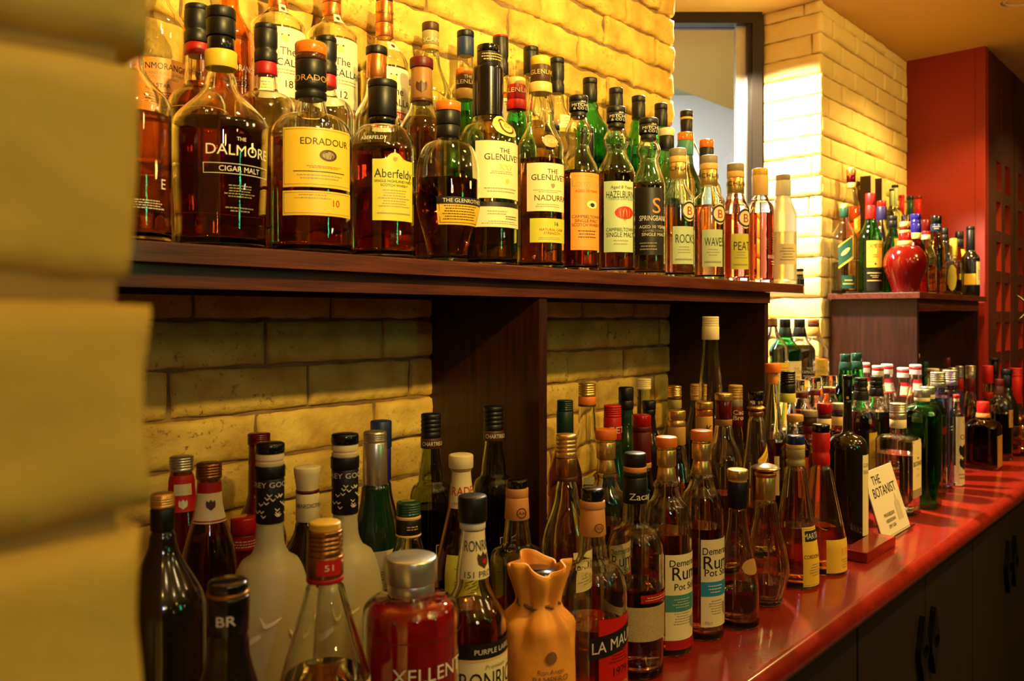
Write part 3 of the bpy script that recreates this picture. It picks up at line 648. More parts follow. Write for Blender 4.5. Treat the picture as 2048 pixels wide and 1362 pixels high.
brui('amber whisky bottle with pale picture label and round seal, first of the gold-capsuled bottles', 1356, 298, 66, 'mint', 'ROCKS', (1346, 1388, 456, 530), 412)
brui('amber whisky bottle with pale label showing surf, second of the gold-capsuled bottles', 1418, 312, 62, 'mint', 'WAVES', (1405, 1446, 462, 535), 412)
brui('light amber whisky bottle with yellow-green label, third of the gold-capsuled bottles', 1471, 328, 55, 'ygreen', 'PEAT', (1463, 1492, 470, 540), 430)
bt('dark amber whisky bottle with bright yellow-gold cap and white printed lettering', 1520, 338, -0.862, 54, [(352, 31, 'yellow.g'), (392, 32, 'gold')], (428, 398), 'r', 'clear', 428, 'red', base='S', group=G1, n0=33,
   labs=[(None, 34, 440, 540, None, [('BRUICHLADDICH', 515, 7, 'gink', 0), ('#rows', 527, 10, 'gink', 0, .5), ('#rows', 487, 40, 'greytan', .1, .3)])])
bt('frosted pale yellow bottle at the right end of the long shelf', 1566, 350, -0.845, 52, [(362, 28, 'greytan'), (392, 30, 'silver')], (432, 400), 's', 'clear', 465, 'straw', base='S', group=G1, frost=0.35, n0=33, hero=False,
   labs=[(1556, 1590, 490, 530, 'paper', [('#rows', 510, 28, 'greytan', 0, .8)])])
bt('miniature bottle with black cap and white band on the shelf end', 1600, 537, -0.89, 17, [(543, 14, 'black'), (549, 13, 'cream'), (552, 13, 'black')], (557, 552.5), 's', 'brown', None, opaque='ink', base='S', group='miniatures on the long shelf', hero=False, n0=13)
# middle row
BR = lambda t, w: [(t+12, w*0.94, 'black', 'ribs'), (t+76, w, 'black', 'bead'), (t+102, w*0.94, 'red', '', w*1.0)]
bt('dark red whisky bottle with black and red capsule, behind the largest bottle', 395, 12, -0.95, 119, BR(12, 50), (245, 165), 'r', 'clear', 166, 'dark', base='S', group=G2, n0=50,
   labs=[(340, 470, 222, 430, None, [('#frame', 330, 210, 'copper', 0, .95)])])
bt('clear empty-shouldered whisky bottle with black and red capsule, left of orange stopper', 532, 50, -0.955, 118, BR(50, 45), (228, 178), 'r', 'clear', 340, 'red', base='S', group=G2, n0=46,
   labs=[(505, 560, 160, 190, 'cream', [('#rows', 175, 18, 'greytan')], {'name': 'neck_label'})])
bt('clear whisky bottle with black and red capsule, right of the orange stopper', 652, 75, -0.955, 112, BR(75, 43), (238, 190), 'r', 'clear', 340, 'amber', base='S', group=G2, n0=44)
bt('whisky bottle with black stopper and copper neck showing above the arched-label bottle', 753, 95, -0.945, 96, [(111, 42, 'black', 'ribs'), (158, 40, 'copper.m')], (250, 180), 's', 'clear', 300, 'red', base='S', group=G2, n0=42, closure='stopper')
bt('deep amber whisky bottle with brown ribbed cap and orange-brown capsule', 843, 118, -0.95, 88, [(138, 46, 'maroon', 'ribs'), (200, 42, 'bronze', '', 44), (206, 44, 'brown')], (265, 208), 's', 'clear', 240, 'dark', base='S', group=G2, n0=46,
   labs=[(835, 852, 165, 190, None, [('#crest', 178, 20, 'brown')])])
bt('green whisky bottle with brown and gold lettered capsule', 930, 139, -0.955, 76, [(152, 36, 'orange'), (179, 37, 'brown'), (201, 37, 'tan')], (290, 230), 's', 'green', 300, 'green', base='S', group=G2, n0=38,
   labs=[(None, 75, 153, 178, None, [('THE', 158, 6, 'cream'), ('GLENLIVET', 168, 8, 'cream')], {'c': -25, 'over': 1})])
bt('green whisky bottle with gold-topped red capsule', 1033, 157, -0.945, 80, [(172, 36, 'gold'), (202, 38, 'red'), (221, 40, 'brightred')], (300, 240), 's', 'green', 310, 'green', base='S', group=G2, n0=40,
   labs=[(None, 75, 173, 200, None, [('GLENLIVET', 184, 9, 'cream')], {'c': -25, 'over': 1})])
bt('whisky bottle with short black cap, behind the orange-labelled bottle', 1107, 250, -0.95, 72, [(262, 25, 'black'), (300, 25, 'black')], (350, 310), 's', 'clear', 350, 'amber', base='S', group=G2, n0=27)
bt('whisky bottle with black capsule between the two bulb-necked bottles', 1176, 255, -0.96, 70, [(268, 22, 'black', '', 22), (330, 24, 'black')], (370, 335), 's', 'clear', 360, 'dark', base='S', group=G2, n0=26)
bt('whisky bottle with cream-topped black capsule near the window', 1333, 258, -0.945, 62, [(273, 31, 'cream'), (300, 30, 'black')], (370, 320), 's', 'clear', 400, 'gold', base='S', group=G2, n0=32)
bt('whisky bottle with orange-topped dark green capsule, in front of the window', 1371, 266, -0.945, 60, [(282, 31, 'orange.g'), (311, 31, 'teal')], (372, 325), 's', 'pale', 410, 'straw', base='S', group=G2, n0=31)
bt('whisky bottle with orange-topped black capsule, in front of the window', 1413, 280, -0.945, 58, [(296, 28, 'orange.g'), (330, 29, 'black', '', 27)], (385, 340), 's', 'pale', 420, 'straw', base='S', group=G2, n0=29)
bt('slim bottle with small black cap behind the yellow-gold capped one', 1466, 356, -0.96, 46, [(366, 16, 'black'), (400, 16, 'black')], (430, 405), 's', 'brown', None, base='S', group=G2, n0=17)
# back row, raised
MC = lambda t, w: [(t+8, w*.95, 'black'), (t+50, w, 'copper.m'), (t+78, w, 'copper.m', '', w*1.02)]
bt('clear whisky bottle with orange-tan label beside the brick pier', 316, -90, -1.035, 108, [(-70, 34, 'black'), (-40, 34, 'gold')], (60, -8), 's', 'clear', 150, 'gold', base='T', group=G3, n0=40,
   labs=[(None, 62, 130, 240, 'labelo', [('GLENMORANGIE', 146, 12, 'ink'), ('HIGHLAND SINGLE MALT', 160, 6, 'greytan'), ('SCOTCH WHISKY', 169, 6, 'greytan'), ('ASTAR', 184, 8, 'ink'), ('#rows', 205, 20, 'brown', 0, .6)], {'c': -18})])
bt('orange-red whisky bottle with long clear neck, behind the yellow-banded bottle', 458, -80, -1.035, 98, [(-60, 34, 'black'), (-30, 34, 'gold')], (85, 10), 's', 'orange', None, base='T', group=G3, n0=38,
   labs=[(None, 60, 125, 260, None, [('GLENMORANGIE', 146, 12, 'gink'), ('#rows', 175, 20, 'brown', 0, .6)], {'c': -12})])
def mac(desc, cx, top, w, cw_, num, strip, hid=0):
    its = [('#crest', top+162-hid, 14, 'gold', -.1), ('#disc', top+155-hid, 4, 'ink', -.2), ('#disc', top+155-hid, 4, 'ink', 0), ('The', top+186-hid, 15, 'brown', 0), ('MACALLAN', top+208-hid, 14, 'ink'), ('#rows', top+226-hid, 12, 'greytan', 0, .7), (num, top+250-hid, 14, 'ink')]
    labs = [(None, 66, top+140-hid, top+275-hid, 'white', its, {'c': -10})]
    if strip: labs.append((None, 66, top+226-hid, top+242-hid, 'brightred', [('CASK STRENGTH', top+234-hid, 8, 'white')], {'c': -10, 'name': 'label_strip'}))
    labs.append((None, 70, top+20, top+40, None, [('MACALLAN', top+32, 6, 'ink')], {'c': -25, 'over': 1}))
    labs.append((None, 20, top+85-hid, top+104-hid, 'white', [('#crest', top+94-hid, 8, 'brown')], {'c': -8, 'name': 'shoulder_label'}))
    bt(desc, cx, top, -1.035, w, MC(top, cw_), (top+126-hid, top+66), 's', 'clear', top+135-hid, 'straw', labs=labs, base='T', group=G3, n0=cw_*1.1)
mac('clear whisky bottle with white label, left one of three with copper capsules', 556, -60, 106, 37, '18', False, 10)
mac('clear whisky bottle with white label, middle one of three with copper capsules', 664, -42, 100, 37, '12', False, 8)
mac('clear whisky bottle with white label and red strip, right one of three with copper capsules', 769, -2, 96, 35, '10', True, -8)
bt('pale whisky bottle with tan capsule and brown cap against the bright wall', 861, 47, -1.035, 92, [(64, 34, 'brown'), (92, 34, 'olive'), (102, 34, 'tan')], (205, 120), 's', 'pale', 225, 'straw', base='T', group=G3, n0=38,
   labs=[(None, 70, 72, 90, None, [('SCAPA', 84, 8, 'cream')], {'c': -28, 'over': 1})])
bt('clear whisky bottle with dark blue capsule against the brick wall', 931, 63, -1.035, 78, [(76, 34, 'black'), (113, 34, 'navy')], (200, 150), 's', 'clear', 230, 'gold', base='T', group=G3, n0=34)
bt('whisky bottle with tall black capsule and thin red top ring', 1001, 73, -1.035, 72, [(77, 31, 'red'), (150, 32, 'black', 'bead')], (215, 160), 's', 'clear', 190, 'amber', base='T', group=G3, n0=32,
   labs=[(None, 50, 205, 250, 'paper', [('#rows', 225, 30, 'red', 0, .7)])])
bt('whisky bottle with black cap peeping over the buff-capped one', 1062, 95, -1.035, 70, [(105, 30, 'black'), (150, 31, 'black', '', 30)], (230, 180), 's', 'clear', 250, 'gold', base='T', group=G3, n0=31)
bt('clear whisky bottle with slim black capsule, left of the green-bottle run', 1114, 117, -1.035, 70, [(128, 29, 'black'), (188, 29, 'black', 'bead')], (255, 205), 's', 'clear', 270, 'straw', base='T', group=G3, n0=30,
   labs=[(None, 40, 235, 262, 'paper', [('#rows', 248, 18, 'greytan')])])
GRN = [(1180, 157, 72, 's'), (1232, 177, 68, 's'), (1277, 193, 64, 's'), (1322, 208, 60, 's')]
GD = ['green whisky bottle with black capsule, leftmost of the back-row green bottles', 'green whisky bottle with white and teal neck label in the back row',
      'green whisky bottle with black capsule and pale label edge, third of the back-row greens', 'green whisky bottle with black capsule, last before the window']
for (cx_, tp_, w_, k_), d_, ex in zip(GRN, GD, range(4)):
    cs = [(tp_+12, 29-ex, 'black'), (tp_+46, 29-ex, 'black')]
    if ex == 1: cs += [(tp_+64, 29, 'white'), (tp_+93, 31, 'teal', '', 33)]
    bt(d_, cx_, tp_, -1.035, w_, cs, (tp_+105, tp_+62+(35 if ex == 1 else 0)), 's', 'green', tp_+120, 'green', base='T', group=G3, n0=33-ex, bulge=0.04,
       labs=[] if ex != 2 else [(None, 55, tp_+52, tp_+100, 'paper', [('#rows', tp_+76, 40, 'greytan')], {'name': 'neck_label'})])
bt('whisky bottle with black and gold banded stopper, in front of the window glass', 1373, 222, -1.035, 56, [(235, 25, 'black'), (240, 25, 'gold'), (270, 25, 'black', '', 23)], (320, 272), 's', 'clear', 360, 'gold', base='T', group=G3, n0=27, closure='stopper')
# ================================================================ far corner shelf
G4 = 'bottles on the corner shelf'
bt('clear amber bottle with green cap and slanted green label at the shelf corner', 1688, 408, 2.745, 49, [(416, 15, 'gold'), (434, 17, 'green')], (478, 436), 's', 'clear', 525, 'gold', base='S', group=G4, hero=True, seg=40,
   labs=[(1678, 1712, 482, 528, 'yellow', [('#frame', 505, 42, 'green'), ('#oval', 505, 14, 'gold')], {'slant': 0.035, 'wrap': 70}), (1678, 1712, 486, 524, 'green', [('#oval', 505, 10, 'gold')], {'slant': 0.035, 'wrap': 62, 'name': 'label_panel'}), (1684, 1706, 552, 578, 'green', [('#rows', 565, 14, 'gold')], {'wrap': 60})], cat='bottle')
bt('tall amber bottle with copper-red stopper and slanted yellow label, tallest on the corner shelf', 1702, 335, -1.045, 34, [(340, 14, 'gold'), (352, 18, 'copper.m'), (366, 17, 'maroon.m'), (376, 18, 'gold')], (420, 378), 's', 'clear', 414, 'red', base='T', group=G4, n0=18, closure='stopper', hero=True, seg=40,
   labs=[(None, 50, 432, 462, 'yellow', [('#rows', 447, 18, 'olive')], {'slant': 0.03})])
bt('green whisky bottle with red capsule, yellow label and black lower label', 1741, 387, 2.72, 46, [(411, 19, 'red'), (438, 19, 'brightred')], (480, 440), 's', 'green', 505, 'green', base='S', group=G4, n0=20, hero=True, seg=40,
   labs=[(1734, 1766, 483, 536, 'yellow', [('JAMESON', 493, 8, 'ink', .2), ('J', 502, 7, 'ink', .3), ('#rows', 513, 8, 'red', 0, .6), ('#disc', 529, 4, 'brown')], {'wrap': 80}), (1734, 1766, 539, 582, 'ink', [('#line', 547, 2, 'gold'), ('#line', 562, 2, 'gold'), ('#rows', 554, 7, 'gold', 0, .6)], {'wrap': 80})])
bt('pale whisky bottle with red-topped blue capsule and yellow label', 1763, 402, 2.86, 36, [(414, 17, 'brightred.g'), (440, 20, 'purple')], (478, 445), 's', 'pale', 520, 'straw', base='S', group=G4, n0=18,
   labs=[(None, 60, 486, 530, 'yellow', [('#rows', 508, 30, 'brown')])])
bt('green bottle with black cap behind the red decanter', 1785, 432, 2.79, 40, [(442, 17, 'black'), (456, 18, 'black')], (500, 462), 's', 'green', 505, 'green', base='S', group=G4, n0=18,
   labs=[(None, 60, 478, 520, 'yellow', [('#rows', 500, 30, 'brown')])])
bt('glossy red ceramic decanter with round belly, gold neck bands and glass stopper', 1810, 430, -0.852, 80, [(444, 14, 'glassy'), (453, 20, 'gold'), (461, 20, 'maroon.g'), (466, 21, 'gold'), (482, 22, 'red.g', '', 25), (490, 27, 'gold', '', 28)], (528, 491), 'd', 'red', None, opaque='redg', base='S', group=G4, n0=29, bt_=0.60, closure='stopper', cat='decanter', name='decanter', seg=48)
bt('pale clear bottle with long greenish neck, left of two against the brick', 1783, 378, -1.02, 30, [(382, 9, 'black'), (412, 9, 'pgreen')], (432, 412.5), 's', 'pale', None, base='T', group=G4, n0=11)
bt('pale clear bottle with long greenish neck, right of two against the brick', 1790, 370, -1.042, 28, [(375, 13, 'black'), (410, 10, 'pgreen')], (430, 410.5), 's', 'pale', None, base='T', group=G4, n0=11)
bt('bottle with slim red capsule in front of the brick edge', 1803, 390, -1.046, 28, [(396, 11, 'red'), (428, 10, 'brightred.g')], (445, 428.5), 's', 'redg', None, base='T', group=G4, n0=11)
bt('bottle with dark green capsule against the red panel edge', 1820, 392, -1.036, 26, [(400, 13, 'black'), (430, 12, 'green.g')], (446, 430.5), 's', 'green', None, base='T', group=G4, n0=12)
bt('bottle with red capsule against the red panel', 1836, 392, -1.03, 24, [(398, 14, 'maroon'), (432, 12, 'brightred.g')], (448, 432.5), 's', 'redg', None, base='T', group=G4, n0=12)
bt('dark red faceted bottle with bright blue cap', 1831, 428, -0.875, 44, [(448, 20, 'blue.g', 'bead'), (466, 22, 'blue.g'), (478, 22, 'gold')], (510, 480), 'l', 'red', None, base='S', group=G4, n0=22, sq=3.5)
bt('clear bottle with rose red cap and cream neck band', 1851, 440, -0.87, 40, [(462, 18, 'maroon.g'), (470, 17, 'red'), (479, 18, 'cream')], (515, 480), 'l', 'clear', 530, 'red', base='S', group=G4, n0=18, hero=True, seg=32)
bt('dark bottle with tall black cap carrying a gold signature', 1872, 432, -0.86, 32, [(448, 20, 'black.g'), (463, 20, 'navy.g')], (500, 468), 's', 'amberg', None, base='S', group=G4, n0=19,
   labs=[(1862, 1884, 449, 462, None, [('#rows', 456, 8, 'gold')])])
bt('small dark bottle with black cap and script lettering, behind the green-capped flask', 1889, 456, -0.868, 36, [(470, 13, 'black'), (480, 14, 'black')], (512, 482), 's', 'brown', None, opaque='ink', base='S', group=G4, n0=15,
   labs=[(None, 50, 505, 540, None, [('Bols', 515, 12, 'gink'), ('#rows', 545, 20, 'greytan')])])
bt('small flat clear flask with yellow-green cap and pointed oval label', 1907, 477, -0.812, 32, [(512, 14, 'ygreen.g'), (517, 11, 'gold')], (530, 519), 'r', 'clear', 560, 'dark', base='S', group=G4, n0=12, cat='flask', hero=True, seg=32,
   labs=[(1897, 1911, 530, 582, 'ygreen', [], {'oval': 1, 'wrap': 60})])
bt('amber bottle with black cap and yellow label near the shelf end', 1919, 463, -0.872, 28, [(478, 15, 'black'), (494, 15, 'black')], (515, 496), 's', 'amberg', None, base='S', group=G4, n0=16,
   labs=[(None, 60, 499, 520, 'yellow', [])])
bt('dark wine bottle with black capsule and white label at the far shelf end', 1941, 453, -0.815, 33, [(460, 15, 'black'), (500, 15, 'black')], (518, 501), 's', 'dgreen', None, opaque='ink', base='S', group=G4, n0=16,
   labs=[(None, 40, 524, 570, 'paper', [('#rows', 550, 20, 'greytan')], {'c': 0}), (1930, 1950, 548, 570, 'yellow', [])])
# ================================================================ alcove
G5 = 'whisky bottles on the alcove step'
bt('whisky bottle with tan cap and yellow label, half hidden by the shelf upright', 1545, 637, 2.2, 62, [(650, 19, 'tan'), (654, 19, 'brown')], (700, 660), 's', 'clear', 725, 'gold', base='A', group=G5, n0=20, hero=True, seg=36,
   labs=[(1545, 1576, 724, 760, 'yellow', [('#rows', 742, 20, 'greytan')])])
bt('dark green whisky bottle with black capsule and cream label in the alcove', 1570, 638, 2.3, 62, [(655, 21, 'black'), (674, 22, 'dgreen', '', 28)], (702, 676), 's', 'green', 690, 'black', base='A', group=G5, n0=30, hero=True, seg=36,
   labs=[(1574, 1601, 721, 765, 'cream', [('THE', 736, 5, 'greytan'), ('HAKUSHU', 742, 6, 'greytan'), ('#rows', 755, 12, 'greytan')])])
bt('dark whisky bottle with black capsule and pale lettering in the alcove', 1599, 638, 2.4, 60, [(655, 21, 'black'), (673, 22, 'black', '', 28)], (702, 675), 's', 'clear', 690, 'black', base='A', group=G5, n0=30, hero=True, seg=36,
   labs=[(1602, 1627, 728, 758, None, [('THE', 735, 5, 'gink'), ('YAMAZAKI', 742, 6, 'gink'), ('#rows', 752, 9, 'gink')])])
bt('amber whisky bottle with tan capsule and yellow label, rightmost in the alcove', 1627, 638, 2.5, 58, [(645, 22, 'orange'), (654, 22, 'brown'), (672, 23, 'tan', '', 27)], (702, 674), 's', 'clear', 716, 'red', base='A', group=G5, n0=29, hero=True, seg=36,
   labs=[(1628, 1654, 718, 760, 'yellow', [('THE', 733, 5, 'greytan'), ('YAMAZAKI', 740, 6, 'greytan'), ('#rows', 752, 10, 'greytan')])])
G6 = 'decanter bottles with glass stoppers'
for cx_, tp_, Y_, w_, d_ in [(1603, 759, 2.0, 66, 'left one of three clear decanter bottles with thick glass stoppers'), (1628, 754, 2.1, 64, 'middle one of three clear decanter bottles with thick glass stoppers'),
                            (1658, 750, 2.2, 62, 'right one of three clear decanter bottles with thick glass stoppers')]:
    bt(d_, cx_, tp_, Y_, w_, [(tp_+22, 34, 'glassy'), (tp_+26, 25, 'cream'), (tp_+36, 25, 'maroon')], (tp_+78, tp_+40), 's', 'clear', tp_+60, 'red', group=G6, n0=27, closure='stopper', hero=True, seg=20)
G7 = 'bottles with flat stoppers in front of the glass-stoppered ones'
bt('clear bottle with flat tan stopper, left of the flat-stoppered row', 1590, 829, 1.64, 60, [(842, 32, 'tan'), (852, 28, 'glassy')], (900, 862), 's', 'clear', 865, 'dark', group=G7, n0=30, closure='stopper')
bt('clear bottle with flat brown stopper and dark red drink', 1619, 820, 1.72, 60, [(833, 31, 'greytan'), (850, 28, 'brown'), (866, 27, 'maroon')], (908, 868), 's', 'clear', 900, 'dark', group=G7, n0=29, closure='stopper')
bt('bottle with glossy dark red stopper and cream neck label', 1648, 806, 1.82, 60, [(826, 30, 'red.g'), (836, 28, 'brown'), (856, 28, 'cream')], (895, 860), 's', 'clear', 890, 'dark', group=G7, n0=29, closure='stopper')
bt('bottle with tan stopper and black neck ring beside the tall black wine bottle', 1677, 806, 1.92, 56, [(819, 27, 'greytan'), (826, 25, 'brown'), (832, 26, 'black'), (850, 26, 'gold')], (890, 855), 's', 'clear', 880, 'red', group=G7, n0=26, closure='stopper')
# ================================================================ counter, near the pier
H1 = 'bottles on the near end of the counter'
bt('black bottle with gold screw cap, partly behind the blurred pier', 325, 986, 0.655, 165, [(1014, 46, 'gold.m', 'rings'), (1060, 46, 'black')], (1220, 1075), 's', 'brown', None, opaque='ink', group=H1, n0=50)
bt('dark red liqueur bottle with silver cap and red-white neck label, behind its twin', 363, 912, 0.95, 98, [(941, 47, 'silver.m', 'rings')], (1120, 965), 's', 'brown', 1000, 'cherry', group=H1, n0=50, hero=True,
   labs=[(None, 75, 948, 1018, 'brightred', [('#line', 975, 22, 'paper', 0, .5), ('#crest', 1003, 16, 'paper')], {'c': -20, 'name': 'neck_label'})])
bt('dark bottle with brass cap and white neck label edged red, in front of its twin', 418, 925, 0.84, 104, [(956, 50, 'bronze.m', 'rings')], (1130, 985), 's', 'brown', 1075, 'cola', group=H1, n0=48, hero=True,
   labs=[(None, 70, 962, 1040, 'paper', [('#line', 972, 20, 'red', 0, .96), ('#line', 1036, 3, 'red', 0, .96), ('#crest', 1005, 18, 'brown')], {'c': -20, 'name': 'neck_label'})])
bt('tall red bottle with red screw cap against the brick wall', 518, 866, 1.05, 108, [(888, 45, 'maroon.g', 'rings')], (1080, 980), 's', 'red', None, opaque='maroon', group=H1, n0=42)
bt('small red-capped bottle low between the twin bottles and the frosted one', 487, 1033, 0.93, 92, [(1066, 50, 'red.g'), (1100, 50, 'maroon')], (1180, 1110), 's', 'red', None, opaque='maroon', group=H1, n0=48,
   labs=[(None, 70, 1070, 1095, 'red', [('#rows', 1083, 16, 'gink')], {'c': -20, 'name': 'neck_label'})])
GOO = lambda t, w: [(t+20, w, 'black.g'), (t+45, w*.97, 'cream', 'bead'), (t+68, w*1.04, 'black'), (t+158, w*.98, 'black')]
def goose(desc, cx, top, Y, w, cwid, tx):
    bt(desc, cx, top, Y, w, GOO(top, cwid), (top+345, top+190), 'r', 'clear', None, frost=0.42, group='frosted bottles with flying geese', n0=cwid*0.95, hero=True, closure='stopper', labs=[
        (None, 80, top+72, top+88, None, [('GREY GOOSE', top+80, 10, 'gink')], {'c': -25, 'over': 1}), (None, 78, top+92, top+150, None, [('#birds', top+121, 46, 'white')], {'c': -25}),
        (None, 46, top+310, top+400, None, [('#geese', top+360, 80, 'white')], {'c': -16})])
goose('frosted vodka bottle with black sleeve and flying geese, nearer of the two', 540, 885, 0.80, 155, 57, 0)
goose('frosted vodka bottle with black sleeve and flying geese, the one behind', 690, 867, 0.87, 150, 54, 0)
bt('dark bottle with cream fluted stopper and cream neck label', 615, 932, 0.97, 110, [(978, 53, 'cream', 'flare'), (984, 46, 'maroon'), (1040, 46, 'cream')], (1130, 1048), 's', 'brown', None, opaque='ink', group=H1, n0=48, closure='stopper',
   labs=[(None, 75, 1000, 1014, None, [('BENEDICTINE', 1007, 8, 'ink')], {'c': -20})])
bt('clear wide bottle with bronze screw cap and red neck label at the bottom edge', 650, 1042, 0.672, 175, [(1058, 62, 'yellow', 'rings'), (1108, 70, 'bronze.m', 'rings'), (1150, 72, 'bronze.m'), (1160, 73, 'red')], (1352, 1175), 'l', 'clear', 1345, 'straw', group=H1, n0=76, hero=True, bt_=1.0,
   labs=[(None, 40, 1112, 1142, 'brightred', [('51', 1126, 12, 'white')], {'c': -20, 'name': 'neck_label'}), (None, 60, 1352, 1440, 'cream', [('#rows', 1380, 20, 'greytan')], {'c': -5})])
bt('black bottle with dark foil top at the bottom edge, beside the pier', 456, 1160, 0.545, 132, [(1180, 78, 'black.g'), (1188, 82, 'bronze.m'), (1262, 84, 'black.g', '', 80)], (1420, 1290), 's', 'brown', None, opaque='ink', group=H1, n0=82, hero=True,
   labs=[(None, 40, 1212, 1246, None, [('BR', 1228, 20, 'gink')], {'c': -35, 'over': 1})])
bt('short wide bottle of bright red liqueur with large silver cap', 822, 1112, 0.72, 192, [(1160, 104, 'silver.m'), (1184, 94, 'silver.m')], (1240, 1190), 'q', 'clear', 1200, 'cherry', group=H1, n0=98, hero=True,
   labs=[(775, 915, 1280, 1345, None, [('XELLENT', 1312, 27, 'gink', .05), ('#crest', 1350, 34, 'red', .15), ('+', 1350, 28, 'white', .15)]),
         (775, 915, 1250, 1360, None, [('#line', 1251, 2, 'maroon', 0, 1.2)])])
bt('sparkling wine style dark green bottle with silver capsule', 750, 862, 0.98, 84, [(884, 47, 'silver.m', 'rings'), (967, 48, 'silver.m', '', 50)], (1085, 975), 's', 'dgreen', None, opaque='dgreen', group=H1, n0=54,
   labs=[(None, 60, 1092, 1180, 'paper', [('#ring', 1110, 22, 'brightred', .2), ('#rows', 1140, 20, 'red')], {'c': 0})])
bt('blue bottle with black cap behind the silver-capsuled green bottle', 762, 841, 1.20, 74, [(895, 42, 'navy'), (960, 40, 'blue')], (1060, 970), 's', 'blue', None, group=H1, n0=42)
bt('dark green bottle with gold-edged cap and black lettered neck band', 817, 1003, 0.93, 84, [(1030, 48, 'green.g', 'rings'), (1036, 49, 'gold'), (1066, 50, 'black'), (1070, 51, 'gold')], (1135, 1075), 's', 'clear', 1110, 'black', group=H1, n0=50, hero=True,
   labs=[(None, 60, 1040, 1062, None, [('#rows', 1051, 10, 'gold', 0, .5)], {'c': -22})])
def chart(desc, cx, top, Y):
    bt(desc, cx, top, Y, 84, [(top+48, 40, 'black', 'rings'), (top+68, 41, 'brown')], (top+175, top+130), 'r', 'olive', top+185, 'black', group='pair of dark liqueur bottles with black caps', n0=50, hero=True, bt_=1.0,
       labs=[(None, 75, top+49, top+66, None, [('CHARTREUSE', top+58, 8, 'gink')], {'c': -22}), (None, 30, top+250, top+290, 'ink', [('CH', top+270, 15, 'gink'), ('#frame', top+270, 36, 'gink', 0, .96)], {'c': 0})])
chart('dark liqueur bottle with black ribbed cap in front of the brick wall', 862, 827, 1.15)
chart('dark liqueur bottle with black ribbed cap in front of the wooden upright', 987, 812, 1.28)
bt('bottle with cream cap and torn cream neck label lettered in red', 922, 908, 0.985, 104, [(935, 49, 'cream'), (940, 42, 'tan')], (1130, 1010), 'l', 'brown', None, group=H1, n0=50, hero=True,
   labs=[(None, 82, 941, 1012, 'paper', [('RADER', 978, 17, 'brightred'), ('#rows', 1002, 5, 'ink')], {'c': -18, 'name': 'neck_label'}), (None, 70, 1098, 1200, 'ygreen', [('#rows', 1140, 50, 'brown', 0, .7)], {'c': -10})])
bt('rum bottle with black cap and white lettered neck label, behind the leather pouch', 945, 990, 0.80, 134, [(1041, 58, 'black'), (1056, 52, 'silver')], (1240, 1160), 's', 'clear', 1205, 'amber', group=H1, n0=66, hero=True,
   labs=[(None, 80, 1058, 1150, 'paper', [('RONRICO', 1085, 21, 'ink', .1, 1.0), ('#crest', 1114, 28, 'brown', .15), ('#disc', 1116, 10, 'brightred', .2), ('151 PROOF', 1140, 12, 'ink', .1)], {'c': -10, 'name': 'neck_label'}),
         (None, 62, 1262, 1292, 'ink', [('PURPLE LABEL', 1278, 10, 'gink')], {'c': -4}), (None, 62, 1292, 1440, 'paper', [('Premium', 1308, 9, 'olive'), ('RONRICO', 1334, 34, 'ink', 0, 1.0), ('#line', 1294, 4, 'gold', 0, 1)], {'c': -4, 'name': 'main_label'})])
bt('bottle with black stopper and tan leather-coloured capsule, behind the pouch', 1034, 958, 1.0, 106, [(975, 42, 'black.g'), (992, 46, 'leather'), (1036, 46, 'leather', '', 50)], (1120, 1085), 'r', 'clear', 1120, 'cola', group='rum bottles with tan stamped capsules', n0=56, hero=True, closure='stopper',
   labs=[(None, 40, 1008, 1036, None, [('#ring', 1021, 20, 'brown'), ('AA', 1021, 7, 'brown')], {'c': -25, 'over': 1})])
